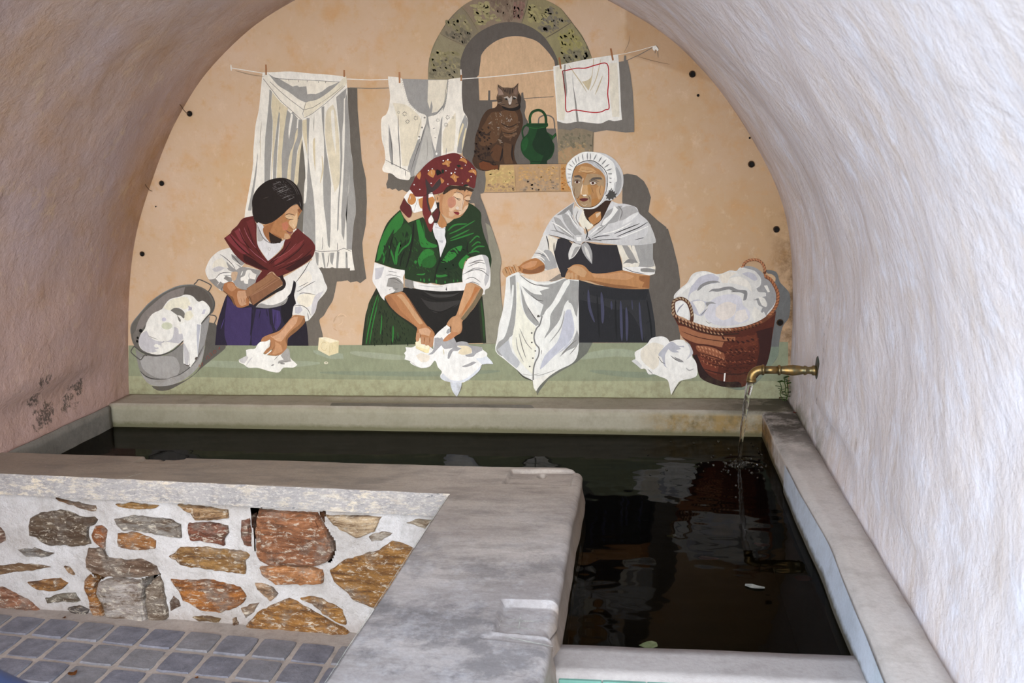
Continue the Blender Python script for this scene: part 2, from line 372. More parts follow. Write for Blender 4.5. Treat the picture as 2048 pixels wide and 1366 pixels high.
# floor
fl = mesh_obj('floor', [(-7, -9, -.012), (6, -9, -.012), (6, .1, -.012), (-7, .1, -.012)], [(0, 1, 2, 3)], M['street'])
tag(fl, 'grey paver floor in sandy grout', kind='structure')
gr = []; gf = []
for j in range(37):
    for i in range(61):
        x = -2.3+i*.036; y = -1.05-j*.036
        gr.append((x, y, -.001+.003*fbm((x, y, 0), 14, 3)))
for j in range(36):
    for i in range(60): a = j*61+i; gf.append((a, a+1, a+62, a+61))
mesh_obj('grout_bed', gr, gf, M['grout'], fl, True)
PX, PY = .1262, .127
for j in range(-1, 7):
    for i in range(12):
        x0 = -.916-.002 - (i)*PX + .42*0; x0 = -.790 - i*PX
        if x0 < -2.25: continue
        cx = x0-PX/2; cy = -1.392 - (x0+.916)*-.0 - j*PY + PY/2 + (cx+.916)*-.100
        if j == -1: continue
        rr = random.Random(i*31+j*7)
        hw = PX*.5-.0075; hh = PY*.5-.0075
        if j == 0: pass
        top_z = .0035+rr.uniform(-.0015, .002); pts = []
        for k in range(20):
            s = k//5; q = (k % 5)/5
            c = [(-1, -1), (1, -1), (1, 1), (-1, 1)]; a = c[s]; b = c[(s+1) % 4]
            ux = a[0]+(b[0]-a[0])*q; uy = a[1]+(b[1]-a[1])*q
            ln = 1-.05*(abs(ux*uy)**6); wob = 1+.035*noise.noise((cx*20+ux*2, cy*20+uy*2, 3))
            pts.append((cx+ux*hw*ln*wob, cy+uy*hh*ln*wob-.100*ux*hw, 0))
        v = [(p[0], p[1], -.01) for p in pts] + [(p[0], p[1], top_z-.003) for p in pts] + \
            [(cx+(p[0]-cx)*.94, cy+(p[1]-cy)*.94, top_z+.001*noise.noise((p[0]*30, p[1]*30, 1))) for p in pts] + [(cx, cy, top_z+.0005)]
        f = []
        for r0 in (0, 20):
            f += [(r0+k, r0+(k+1) % 20, r0+20+(k+1) % 20, r0+20+k) for k in range(20)]
        f += [(40+k, 40+(k+1) % 20, 60) for k in range(20)]
        mesh_obj('paver', v, f, M['tile'], fl)

# ------------------------------------------------------------------ rubble front wall under the slab
def slab_front(x): return -1.118 + (x+2.074)*(-.110/1.506)
MO = Vector((-2.24, slab_front(-2.24)+.022, 0)); MD = Vector((1, -.110/1.506, 0)).normalized(); MN = Vector((MD.y, -MD.x, 0))
if MN.y > 0: MN = -MN
def mas(px, py):
    p = at_plane(px, py, MO, MN) - MO
    return (p.dot(MD), p.z)
def S3(x, y): return (x/4.017, 940+y/4.017)
def S4(x, y): return (440+x/4.017, 980+y/4.017)
STONES = '''3 6b5a48 14|250,380 330,340 480,320 600,345 640,370 760,375 790,400 765,440 725,450 715,520 740,590 640,610 520,600 400,600 330,570 300,530 250,520 240,440
3 a8683a 10|770,450 820,440 860,480 855,560 850,640 810,610 750,560 735,520
3 9a9690 10|920,395 1080,365 1250,385 1380,400 1440,440 1460,540 1350,530 1200,500 1080,480 980,480 940,440
3 a5703c 10|950,510 1080,495 1200,540 1255,570 1250,630 1130,640 1000,630 950,610 945,560
3 86705f 16|720,620 830,620 880,700 1000,720 1140,710 1260,770 1290,830 1180,850 960,865 850,850 760,820 710,770 705,700
3 8a6848 8|450,225 600,255 770,285 775,330 680,310 600,290 500,250
3 b08850 8|930,270 1050,262 1270,285 1250,310 1100,310 980,300
3 c0a078 12|1430,275 1600,290 1830,320 1840,380 1700,400 1570,405 1530,350 1480,320
3 86503a 14|1520,430 1700,420 1830,445 1840,500 1800,560 1810,600 1700,580 1530,560 1515,500
3 a37c46 12|1370,690 1450,620 1650,615 1850,640 1990,650 2010,680 1980,720 1975,830 1850,815 1600,780 1450,760 1420,710
3 ad6e30 14|1380,870 1560,880 1700,875 1800,900 1928,940 1980,1010 1960,1060 1900,1100 1780,1135 1640,1130 1540,1080 1480,1040 1440,960
3 b5aea9 22|800,895 860,870 930,860 1150,880 1165,930 1165,1020 1185,1110 1205,1230 1190,1255 1100,1250 940,1230 880,1200 860,1120 820,1040 790,980
3 a87238 16|695,870 730,835 770,870 780,920 795,1000 825,1080 860,1200 840,1220 780,1180 740,1110 710,1000 690,930
3 8d8072 16|1180,940 1240,880 1290,840 1320,900 1330,1000 1350,1100 1360,1180 1300,1220 1215,1230 1190,1140 1178,1020
3 6b5446 8|1365,1060 1400,1000 1440,1040 1455,1090 1380,1130
3 8a8784 8|150,640 280,620 360,650 440,670 340,700 220,690
3 8a6e50 10|0,760 150,745 330,760 410,775 330,790 150,815 0,835
3 a27440 10|230,900 330,880 480,870 540,910 500,960 400,970 300,960
3 7a7466 8|370,1030 500,990 600,990 650,1050 580,1060 440,1060 380,1070
3 5f5a5a 10|550,1110 640,1080 720,1120 700,1165 600,1160
3 9a6a50 12|0,930 90,960 200,1020 290,1080 350,1140 200,1125 0,1100
3 8b6e60 8|0,460 40,500 50,560 0,590
3 8f7448 8|1550,1180 1650,1160 1780,1190 1760,1220 1600,1210
3 a8845f 8|520,770 560,780 600,840 560,830
3 8a6e54 8|1870,1190 1900,1180 1920,1230 1890,1300 1870,1270
4 a06a46 20|325,150 480,158 640,165 790,175 815,230 850,290 900,400 915,480 880,570 800,600 680,605 540,605 400,600 330,560 300,500 300,380 295,300
4 8a5a45 8|175,240 240,225 255,330 262,460 200,440 170,380
4 c58a58 22|330,607 520,607 720,607 830,640 830,740 640,750 460,745 400,700 350,660
4 c4a688 12|285,740 360,750 430,780 470,830 410,890 340,830 300,790
4 9a8068 10|175,950 240,920 315,900 280,980 210,1025
4 a6763a 14|215,1080 300,980 440,910 560,860 600,870 700,940 820,1010 960,1090 1100,1190 900,1195 600,1190 300,1160 220,1130
4 b07f3c 10|650,860 760,850 900,910 990,960 1015,1080 950,1060 830,990 730,900
4 a3763c 16|890,640 1000,560 1150,520 1280,480 1390,400 1500,430 1700,540 1800,640 1600,800 1480,940 1360,1010 1200,930 1080,880 1000,790 920,720
4 7f5e44 10|1180,1070 1300,1045 1500,1070 1500,1190 1180,1195
4 c9b292 10|850,195 1000,200 1300,212 1240,330 1100,380 960,320
4 b8b0a4 8|1200,370 1300,330 1390,345 1300,400 1220,410
4 bdb29e 8|1500,260 1600,230 1720,240 1650,300'''
def inside(p, poly):
    c = False; n = len(poly)
    for i in range(n):
        a, b = poly[i], poly[i-1]
        if (a[1] > p[1]) != (b[1] > p[1]) and p[0] < (b[0]-a[0])*(p[1]-a[1])/(b[1]-a[1])+a[0]: c = not c
    return c
def grow(poly, d):
    cx = sum(p[0] for p in poly)/len(poly); cy = sum(p[1] for p in poly)/len(poly); o = []
    for p in poly:
        v = Vector((p[0]-cx, p[1]-cy)); v = v*(1+d/max(v.length, 1e-4)); o.append((cx+v.x, cy+v.y))
    return o
stones = []
for ln in STONES.split('\n'):
    h, pts = ln.split('|'); s, colr, dep = h.split()
    f = S3 if s == '3' else S4
    stones.append((colr, float(dep)/1000, [mas(*f(*map(float, q.split(',')))) for q in pts.split()]))
HOLES = [(S3, '740,826 860,850 800,895 785,960 800,1010 850,1130 880,1205 850,1225 790,1000 770,900'), (S3, '1140,872 1200,850 1300,826 1235,885 1185,935 1180,1030 1190,1130 1215,1235 1200,1262 1090,1258 1160,1020 1165,930'),
         (S4, '795,165 855,165 846,240 838,262 815,230'), (S4, '240,140 335,140 310,290 285,420 300,500 275,470 265,330'), (S4, '850,290 925,400 935,480 890,585 860,590 905,480')]
holes = [[mas(*f(*map(float, q.split(',')))) for q in s.split()] for f, s in HOLES]
NX, NZ = 400, 86; LX = 2.05
mv = []; mf = []
for j in range(NZ+1):
    for i in range(NX+1):
        u = i*LX/NX; z = -.02+j*.435/NZ
        d = .004*fbm((u, z, 0), 14, 3)+.006*fbm((u, z, 5), 4, 2)
        mv.append(MO+MD*u+Vector((0, 0, z))+MN*d)
for j in range(NZ):
    for i in range(NX):
        a = j*(NX+1)+i
        if not any(inside(((i+.5)*LX/NX, -.02+(j+.5)*.435/NZ), h) for h in holes): mf.append((a, a+1, a+NX+2, a+NX+1))
wall_front = tag(mesh_obj('wall_front', mv, mf, M['mortar'], None, True), 'low rubble wall of rusty schist set in pale mortar under the slab', kind='structure')
for si, (colr, dep, poly) in enumerate(stones):
    pts = []
    n = len(poly)
    for i in range(n):
        a = Vector(poly[i]); b = Vector(poly[(i+1) % n]); k = max(1, round((b-a).length/.012))
        for q in range(k):
            p = a.lerp(b, q/k); w_ = noise.noise((p.x*45, p.y*45, si))*.004+noise.noise((p.x*130, p.y*130, si))*.0025
            nn = Vector((b.y-a.y, a.x-b.x)).normalized(); pts.append(p+nn*w_)
    cx = sum(p.x for p in pts)/len(pts); cy = sum(p.y for p in pts)/len(pts); c = Vector((cx, cy))
    org = MO+MD*cx+Vector((0, 0, cy))
    tilt = Vector((noise.noise((si*3.1, 0, 0)), noise.noise((0, si*2.3, 0))))*.10
    bm = bmesh.new(); rings = []
    for sc_, dd in ((1.03, -.03), (1.0, .35), (.955, .8), (.86, 1.0)):
        r_ = []
        for p in pts:
            q = c+(p-c)*sc_ if sc_ > 1 else p+(c-p).normalized()*min((1-sc_)*.075, (c-p).length*.4)
            h_ = (dep*dd if dd > 0 else -.05)
            h_ += (.0045*fbm((q.x, q.y, si), 26, 3)+tilt.dot(q-c)*.35)*(1 if dd > .3 else 0)
            r_.append(bm.verts.new(MD*(q.x-cx)+Vector((0, 0, q.y-cy))+MN*h_))
        rings.append(r_)
    for A, B in zip(rings, rings[1:]):
        for i in range(len(A)): bm.faces.new((A[i], A[(i+1) % len(A)], B[(i+1) % len(A)], B[i]))
    cap = bm.faces.new(rings[-1])
    res = bmesh.ops.triangulate(bm, faces=[cap])
    res = bmesh.ops.subdivide_edges(bm, edges=list({e for f in res['faces'] for e in f.edges if not e.is_boundary and len([1 for q in e.verts if q in rings[-1]]) == 2 and e.calc_length() > .03}), cuts=2, use_grid_fill=False)
    for e in res['geom_inner']:
        if isinstance(e, bmesh.types.BMVert):
            wv = e.co+org; e.co += MN*(.006*fbm((wv.x, wv.z, si), 20, 3)+.002)
    bmesh.ops.triangulate(bm, faces=[f for f in bm.faces if len(f.verts) > 4])
    o = bm_obj('stone', bm, M['stone'], None)
    o.parent = wall_front; o.location = org; o.color = lin(colr)

# ------------------------------------------------------------------ worn washing slab (L shaped, one piece)
def arm_l(y): return -.568+ (y+1.228)*(.030/-1.07)*-1*-1
def arm_r(y): return -.205+ (y+.954)*(-.030/1.2)*-1*1
TRAYS = [  # corners in plan (far left, far right, near right, near left) and depth
    ([at_z(*p, ZT) for p in ((1024, 938), (1148, 939), (1141, 971), (1006, 966))], .013),
    ([at_z(*p, ZT) for p in ((292, 911), (372, 915), (352, 926), (270, 925))], .010),
    ([at_z(*p, ZT) for p in ((1006, 1199), (1124, 1203), (1112, 1272), (988, 1262))], .017)]
NOTCH = [(at_z(1084, 945, ZT), .012, .022, .03), (at_z(327, 914, ZT), .008, .018, .02)]
def poly_dist(p, poly):
    d = 1e9; n = len(poly); pp = (p[0], p[1])
    for i in range(n):
        a = Vector(poly[i][:2]); b = Vector(poly[(i+1) % n][:2]); v = b-a
        t = max(0, min(1, (Vector(pp)-a).dot(v)/v.length_squared)); d = min(d, (a+v*t-Vector(pp)).length)
    return d if inside(pp, [q[:2] for q in poly]) else -d
def slab_h(x, y):
    z = ZT+.0018*fbm((x, y, 0), 3, 3)+.0006*fbm((x, y, 4), 18, 2)
    for i, (poly, dep) in enumerate(TRAYS):
        d = poly_dist((x, y), poly)
        if i == 0:
            lip = max(0, 1-abs(y-(slab_back(x)-.008))/.008)
            z -= dep*max(0, min(1, (d+.002)/.006))*(1-.55*lip)
        else: z -= dep*max(0, min(1, (d+.0015)/.004))
    for c, rx, ry, dep in NOTCH:
        q = ((x-c.x)/rx)**2+((y-c.y)/ry)**2
        if q < 1: z -= dep*(1-q)**.5
    cr = poly_dist((x, y), [at_z(*p, ZT) for p in ((985, 1266), (1108, 1275), (1110, 1292), (960, 1276))])
    return z-.004*max(0, min(1, (cr+.002)/.006))
def slab_back(x): return -.872+(x+2.202)*(-.084/1.99)
sv = []; sf = []
def patch(nu, nv, fn):
    o = len(sv)
    for j in range(nv+1):
        for i in range(nu+1): sv.append(fn(i/nu, j/nv))
    for j in range(nv):
        for i in range(nu): a = o+j*(nu+1)+i; sf.append((a, a+1, a+nu+2, a+nu+1))
XJ = -.568
def bar_pt(u, v):       # v: 0 lower back edge .. 1 lower front edge
    x = -2.24+(XJ+2.24)*u; yb = slab_back(x); yf = slab_front(x)
    wig = .0016*fbm((x, v*3, 2), 22, 3)
    if v < .08: return Vector((x, yb+wig, .405+(ZT-.010-.405)*v/.08))
    if v > .92: return Vector((x, yf+wig, ZT-.008-(ZT-.008-.4095)*(v-.92)/.08))
    t = (v-.08)/.84; y = yb-.004+(yf+.003-yb+.004)*t
    e = min(1, min(t, 1-t)/.02); z = slab_h(x, y)-(1-e)*.006
    return Vector((x, yb+wig if t == 0 else (yf+wig if t == 1 else y), z))
patch(330, 56, bar_pt)
def arm_pt(u, v):       # u: 0 lower left .. 1 lower right (rounded nose), v: from the back edge to the front
    yb = slab_back(-.3); y = yb+( -2.62-yb)*(v**1.0)
    xl = XJ if y > slab_front(XJ) else XJ+(y+1.228)*(-.030/1.07)*-1
    xr = -.186-.002*math.sin(y*7)+.003*fbm((0, y, 3), 6, 3)+ (.008 if y > -1.0 else 0)*-1
    cr = max(0, .045-(yb-y))/.045                       # rounded far corner
    xr -= .03*cr*cr
    bite = max(0, 1-abs(y+2.03)/.045); xr -= .012*bite*(1+.5*noise.noise((y*60, 0, 0)))
    if u < .06:
        
        if y > slab_front(XJ)+.004: return Vector((xl-.02*(1-u/.06), y, slab_h(xl, y)-.0006))
        return Vector((xl, y, .405+(ZT-.008-.405)*u/.06))
    if u > .80:
        t = (u-.80)/.20
        if t < .5:
            a = t/.5*math.pi/2; return Vector((xr-.022+.022*math.sin(a), y, slab_h(xr-.022, y)-.022+.022*math.cos(a)))
        q = (t-.5)/.5; return Vector((xr+.010*q-.003*math.sin(q*9), y, ZT-.022-q*(ZT-.022-.30)))
    t = (u-.06)/.74; x = xl+(xr-.022-xl)*t; z = slab_h(x, y) - (.004 if t == 0 and y < slab_front(XJ) else 0)
    return Vector((x, y, z))
patch(110, 460, arm_pt)
# back end cap of the arm
yb0 = slab_back(-.3); o = len(sv); caprow = [arm_pt(i/110, 0) for i in range(7, 111)]
for p in caprow: sv.append(Vector(p)); sv.append(Vector((p.x, p.y+.004, .30)))
for i in range(len(caprow)-1): a = o+2*i; sf.append((a, a+1, a+3, a+2))
slab = mesh_obj('washing_slab', sv, sf, M['slab'], None, True)
tag(slab, 'worn grey L-shaped stone washing slab along the front of the basin, with soap trays cut in it', 'slab')
# pale, flaking front edge of the slab: its own face
fv = []; ff = []; N = 160
for i in range(N+1):
    x = -2.24+(XJ+.004+2.24)*i/N; y = slab_front(x)-.004
    for k, z in enumerate((.407, .43, .45, ZT-.006, ZT+.0015)):
        fv.append((x, y-.0015*fbm((x, z, 7), 20, 3)+(.005 if k == 4 else 0), z+(.002*fbm((x, 0, z), 14, 2) if k in (0, 4) else 0)))
for i in range(N):
    for k in range(4): a = i*5+k; ff.append((a, a+5, a+6, a+1))
mesh_obj('front_edge', fv, ff, M['slabface'], slab)['label'] = 'pale flaking front edge'
# chipped white line along the arm's left arris
cv = []; cf = []
for i in range(90):
    y = -1.25-i*.0145; xl = XJ+(y+1.228)*(-.030/1.07)*-1; w_ = .0012+.0022*max(0, fbm((y, 1, 1), 30, 2))
    cv += [(xl-.001, y, ZT+.0012), (xl+w_, y, ZT+.0028)]
for i in range(89): a = 2*i; cf.append((a, a+1, a+3, a+2))
mesh_obj('chipped_arris', cv, cf, M['litter'], slab)

for a, b, w_ in (((1006, 1204), (993, 1258), .0012), ((1042, 1212), (1035, 1256), .0008), ((1012, 1224), (1075, 1230), .0009), ((1004, 1236), (1078, 1247), .0011), ((1038, 1258), (1066, 1260), .0009),
                 ((1010, 1270), (1106, 1290), .0016), ((246, 957), (284, 946), .0014), ((1030, 1229), (1080, 1228), .0009)):
    p, q = at_z(*a, ZT), at_z(*b, ZT); n_ = (q-p).normalized().cross(Vector((0, 0, 1)))*w_; pts = [p.lerp(q, k/10) for k in range(11)]; sv2 = []
    for k, v in enumerate(pts):
        zz = slab_h(v.x, v.y)+.0006; j_ = n_*(.4+.6*math.sin(math.pi*k/10))*(1+.4*noise.noise((k*3.1, a[0], 0)))
        sv2 += [(v.x+j_.x, v.y+j_.y, zz), (v.x-j_.x, v.y-j_.y, zz)]
    mesh_obj('scratch', sv2, [(2*k, 2*k+1, 2*k+3, 2*k+2) for k in range(10)], M['litter'], slab)

# ------------------------------------------------------------------ basin
basin = empty('washing_basin', (-.8, -1.0, 0))
tag(basin, 'long water basin with concrete rims below the mural, filled with dark water', 'basin')
def grid_box(name, x0, x1, y0, y1, z0, z1, mat, res=.02, amp=.002, fx=None):
    """box with finely divided, slightly uneven faces and softened arrises"""
    bm = bmesh.new(); bmesh.ops.create_cube(bm, size=1)
    for v in bm.verts: v.co = Vector((x0 if v.co.x < 0 else x1, y0 if v.co.y < 0 else y1, z0 if v.co.z < 0 else z1))
    bmesh.ops.bevel(bm, geom=[e for e in bm.edges], offset=.005, segments=2, affect='EDGES')
    for ax, (a, b) in enumerate(((x0, x1), (y0, y1), (z0, z1))):
        n = min(90, int((b-a)/res))
        for k in range(1, n):
            p = [0, 0, 0]; p[ax] = a+(b-a)*k/n; nn = [0, 0, 0]; nn[ax] = 1
            bmesh.ops.bisect_plane(bm, geom=bm.verts[:]+bm.edges[:]+bm.faces[:], plane_co=p, plane_no=nn)
    for v in bm.verts:
        d = Vector((fbm(v.co, 7, 3), fbm(v.co+Vector((9, 0, 0)), 7, 3), fbm(v.co+Vector((0, 9, 0)), 7, 3)))*amp
        v.co += d
        if fx: v.co = fx(v.co)
    return bm_obj(name, bm, mat, basin, True)
# back ledge with a long shallow slot sunk in its top
def ledge_fx(v):
    if v.y < -.1: v.y += (v.x+2.21)*(-.036/2.66)+.0
    if v.z > ZT-.01 and -1.305 < v.x < -.44 and -.105 < v.y < -.055:
        v.z -= .016
    return v
grid_box('back_ledge', -2.218, .574, -.186, -.001, .02, ZT, M['ledge'], .0085*3, .0015, ledge_fx)
sl = [at_z(*p, ZT) for p in ((664, 806.5), (1062, 811), (1069, 817), (660, 812))]
mesh_obj('slot', [(p.x, p.y, ZT+.0022) for p in sl], [(0, 1, 2, 3)], M['curb'], basin)['label'] = 'long flat dark strip painting the shade of the slot in the ledge top'  # flat strip just above the groove, its shade put into a darker colour
def rim_fx(v):
    if v.x < .5:
        k = max(0, min(1, (v.z-.375)/.095)); v.x += .004*fbm((0, v.y, 0), 3, 2)+k*.019*math.exp(-((v.y+1.55)/.5)**2)
    return v
grid_box('side_rim', .452, .574, -2.895, -.19, .02, ZT, M['rim'], .03, .002, rim_fx)
N = 70; fv = []; ff = []
for i in range(N+1):
    y = -.86-1.62*i/N
    for k in range(5):
        z = .33+(ZT-.008-.33)*k/4; p = rim_fx(Vector((.452, y, z))); fv.append((p.x-.0065-.003*(1-min(1, i/10))*0, y, z))
for i in range(N):
    for k in range(4): a = i*5+k; ff.append((a, a+1, a+6, a+5))
mesh_obj('limewashed_lining', fv, ff, M['rimface'], basin, True)['label'] = 'bluish limewashed inner face of the right rim'
grid_box('left_curb', -2.219, -2.200, -.95, -.19, .02, ZT-.004, M['curb'], .03, .004)
YF = at_z(1240, 1354, .392).y; print('front rim y', YF)
grid_box('front_rim', -.20, .47, YF, -1.955, .02, .392, M['rimtop'], .03, .0015)
fr = bpy.data.objects['front_rim']
gx = -.165
rt = random.Random(4)
for r_ in range(3):
    for k in range(7):
        a = -.172+k*.0905; b = a+.0885
        z1 = .384-r_*.0905; z0 = z1-.0885
        bm = bmesh.new(); bmesh.ops.create_cube(bm, size=1)
        for v in bm.verts: v.co = Vector((a if v.co.x < 0 else b, YF-.0085-.0008*rt.random() if v.co.y < 0 else YF+.002, z0 if v.co.z < 0 else z1))
        bmesh.ops.bevel(bm, geom=bm.edges[:], offset=.0015, segments=1, affect='EDGES')
        o = bm_obj('glazed_tile', bm, M['teal'], None); o.parent = fr; o.matrix_parent_inverse = fr.matrix_world.inverted()
def plate(name, vs, fs, mat): return mesh_obj(name, vs, fs, mat, basin)
plate('basin_bed', [(-2.2, -.95, .03), (-.2, -.99, .03), (-.18, -1.96, .03), (.455, -1.96, .03), (.455, -.19, .03), (-2.2, -.19, .03)], [(0, 1, 4, 5), (1, 2, 3, 4)], M['algae'])
plate('inner_wall', [(-2.2, -.90, .03), (-.24, -.98, .03), (-.185, -.98, .03), (-.17, -1.96, .03), (-2.2, -.90, .41), (-.24, -.98, .41), (-.19, -.98, .345), (-.175, -1.96, .345)],
      [(0, 1, 5, 4), (1, 2, 6, 5), (2, 3, 7, 6)], M['algae'])
plate('under_lining', [(.447, -1.96, .03), (.447, -.2, .03), (.447, -.2, .372), (.447, -1.96, .372), (-2.2, -.222, .03), (-2.2, -.192, .372), (.45, -.228, .372), (.45, -.228, .03)],
      [(0, 1, 2, 3), (4, 5, 6, 7)], M['algae'])

# water
FX, FY = .372, -.595            # where the jet lands
wv = []; wf = []; ST = .0115; idx = {}
def wz(x, y):
    r = math.hypot(x-FX, (y-FY))
    z = .0008*math.exp(-r*2.6)*math.sin(r*105)*min(1, r/.05)*(.5+.8*noise.noise((x*5, y*5, 3)))
    z += .0007*math.exp(-r*1.1)*fbm((x*1, y*2.6, 1), 9, 3)+.00035*fbm((x, y*2.2, 2), 6, 3)
    if r < .16: z += .010*math.exp(-(r/.024)**2)+.008*noise.noise((x*70, y*70, 0))*math.exp(-(r/.06)**2)
    return ZW+z
nx = int(2.70/ST); ny = int(1.80/ST)
for j in range(ny+1):
    for i in range(nx+1):
        x = -2.235+i*2.70/nx; y = -1.985+j*1.80/ny
        if x < -.21 and y < -1.0: continue
        idx[i, j] = len(wv); wv.append((x, y, wz(x, y)))
for j in range(ny):
    for i in range(nx):
        q = [idx.get(k) for k in ((i, j), (i+1, j), (i+1, j+1), (i, j+1))]
        if None not in q: wf.append(q)
water = mesh_obj('basin_water', wv, wf, M['water'], basin, True); water['label'] = 'dark still water rippled by the jet'

# leaves and scraps lying in the water and on the ledges
def scrap(name, px, py, z, r, mat, label, cat, seed, group=None, flat=.15, asp=1.0, rot=0):
    p = at_z(px, py, z); rr = random.Random(seed); n = 9; bm = bmesh.new()
    ring = []
    for k in range(n):
        a = k*math.tau/n; q = r*(1+rr.uniform(-.35, .3)); x = math.cos(a)*q*asp; y = math.sin(a)*q
        ring.append(bm.verts.new((x*math.cos(rot)-y*math.sin(rot), x*math.sin(rot)+y*math.cos(rot), r*flat*rr.uniform(0, 1)+.001)))
    c = bm.verts.new((0, 0, r*flat*.4+.001))
    for k in range(n): bm.faces.new((ring[k], ring[(k+1) % n], c))
    bmesh.ops.solidify(bm, geom=bm.faces[:], thickness=.0007)
    o = bm_obj(name, bm, mat); o.location = p
    return tag(o, label, cat, group)
scrap('floating_leaf', 1300, 1290, ZW+.0005, .017, M['pale'], 'pale yellow-green leaf floating at the near left end of the water', 'leaf', 3, asp=1.2)
scrap('sunken_leaf', 1344, 1073, ZW-.03, .013, M['pale'], 'dull yellowish leaf in the water, level with the slab middle', 'leaf', 5)
scrap('sunken_leaf', 1420, 1118, ZW-.05, .018, M['red'], 'dark red leaf in the middle of the water', 'leaf', 8, flat=.05, asp=1.8)
scrap('sunken_leaf', 1523, 1090, ZW-.05, .015, M['red'], 'red leaf in the water nearest the jet', 'leaf', 9, flat=.05, asp=1.6)
scrap('sunken_leaf', 1608, 1157, ZW-.05, .016, M['red'], 'red leaf in the water close to the right rim', 'leaf', 10, flat=.05, asp=1.8)
scrap('paper_scrap', 1510, 1175, ZW+.0008, .016, M['litter'], 'torn pale scrap of paper floating in the right part of the water', 'scrap', 12, asp=1.6, rot=-.4)
scrap('dry_leaf', 146, 1349, .006, .012, M['dry'], 'curled brown leaf lying on the pavers at the lower left', 'leaf', 14, flat=.6, asp=1.4, rot=.7)
scrap('dry_leaf', 1590, 826, ZT+.001, .007, M['red'], 'small reddish leaf on the rim below the spout', 'leaf', 15, flat=.5)
scrap('dry_leaf', 1561, 797, ZT+.001, .009, M['dry'], 'small brown leaf by the weed in the corner', 'leaf', 16, flat=.5)
scrap('leaf_crumb', 993, 1356, .006, .006, M['dry'], 'brown crumb of leaf', 'leaf', 17) if False else None
scrap('leaf_crumb', 129, 1236, .006, .007, M['dry'], 'small tan crumb of leaf at the foot of the rubble wall', 'leaf', 18, flat=.4)
scrap('leaf_crumb', 393, 1356, .006, .006, M['dry'], 'tiny tan crumb of leaf on the pavers near the frame bottom', 'leaf', 19, flat=.4)

# weed in the far right corner
weed = empty('corner_weed', at_z(1563, 799, ZT)); tag(weed, 'small green weed growing in the corner by the right wall', 'weed')
rw = random.Random(2)
bm = bmesh.new()
for s in range(3):
    x, y, z = rw.uniform(-.012, .008), -.012, 0.0; pts = []
    for k in range(6):
        pts.append(Vector((x, y, z))); x += rw.uniform(-.006, .004); y += rw.uniform(-.003, .001); z += .011-.001*s
    for a, b in zip(pts, pts[1:]):
        q = [bm.verts.new(a+Vector(o)) for o in ((-.001, 0, 0), (.001, 0, 0), (0, -.001, 0))]+[bm.verts.new(b+Vector(o)) for o in ((-.001, 0, 0), (.001, 0, 0), (0, -.001, 0))]
        for k in range(3): bm.faces.new((q[k], q[(k+1) % 3], q[3+(k+1) % 3], q[3+k]))
    for b in pts[1:]:
        for k in range(2):
            an = rw.uniform(0, 6.28); l_ = rw.uniform(.014, .023); d = Vector((math.cos(an), -abs(math.sin(an)), rw.uniform(.1, .6))).normalized()*l_; sd_ = Vector((-d.y, d.x, 0)).normalized()*l_*.4
            v = [bm.verts.new(b), bm.verts.new(b+d*.5+sd_), bm.verts.new(b+d), bm.verts.new(b+d*.5-sd_)]; bm.faces.new(v)
for v in bm.verts: v.co *= 1.7
o = bm_obj('foliage', bm, M['leaf'], weed); o.matrix_parent_inverse = Matrix.Identity(4); o['kind'] = 'stuff'

# ------------------------------------------------------------------ brass spout with running water
def lathe(name, axis_pt, axis_dir, prof_, mat, parent, seg=28):
    d = Vector(axis_dir).normalized(); a = d.orthogonal().normalized(); b = d.cross(a); bm = bmesh.new(); rings = []
    for s, r in prof_:
        rings.append([bm.verts.new(Vector(axis_pt)+d*s+(a*math.cos(k*math.tau/seg)+b*math.sin(k*math.tau/seg))*r) for k in range(seg)])
    for A, B in zip(rings, rings[1:]):
        for k in range(seg): bm.faces.new((A[k], A[(k+1) % seg], B[(k+1) % seg], B[k]))
    bm.faces.new(rings[0]); bm.faces.new(rings[-1])
    o = bm_obj(name, bm, mat, parent, True)
    return o
def tube(name, path, rad, mat, parent, seg=20, cap=True):
    bm = bmesh.new(); rings = []; n = len(path)
    for i, p in enumerate(path):
        d = (path[min(i+1, n-1)]-path[max(i-1, 0)]).normalized(); a = d.cross(Vector((0, 1, 0))).normalized(); b = d.cross(a); r = rad(i/(n-1)) if callable(rad) else rad
        rings.append([bm.verts.new(p+(a*math.cos(k*math.tau/seg)+b*math.sin(k*math.tau/seg))*r) for k in range(seg)])
    for A, B in zip(rings, rings[1:]):
        for k in range(seg): bm.faces.new((A[k], A[(k+1) % seg], B[(k+1) % seg], B[k]))
    if cap: bm.faces.new(rings[0]); bm.faces.new(rings[-1])
    return bm_obj(name, bm, mat, parent, True)
FYY = -.63; fl_c = at_x(1633, 741, .577); FYY = fl_c.y; fz = fl_c.z
el = at_y(1502, 739.5, FYY); fz2 = el.z
spout = empty('brass_spout', (.575, FYY, fz)); tag(spout, 'tarnished brass water spout sticking out of the right wall', 'spout')
lathe('wall_flange', (.592, FYY, fz), (-1, 0, 0), [(0, .050), (.008, .051), (.012, .047), (.014, .034), (.016, .022)], M['patina'], spout, 36)['label'] = 'round verdigris wall plate'
DXs = Vector((el.x, FYY, fz2))-Vector((.565, FYY, fz)); L = DXs.length; D_ = DXs.normalized()
lathe('baluster', (.577, FYY, fz), D_, [(0, .017), (.012, .017), (.016, .013), (.028, .012), (.036, .016), (.040, .016), (.043, .013), (.060, .0165), (.078, .0185), (.095, .0165), (.112, .0135), (.118, .0135)], M['bronze'], spout)
lathe('collar', (.577, FYY, fz), D_, [(.117, .013), (.118, .0175), (.125, .0175), (.126, .013)], M['bronze'], spout)
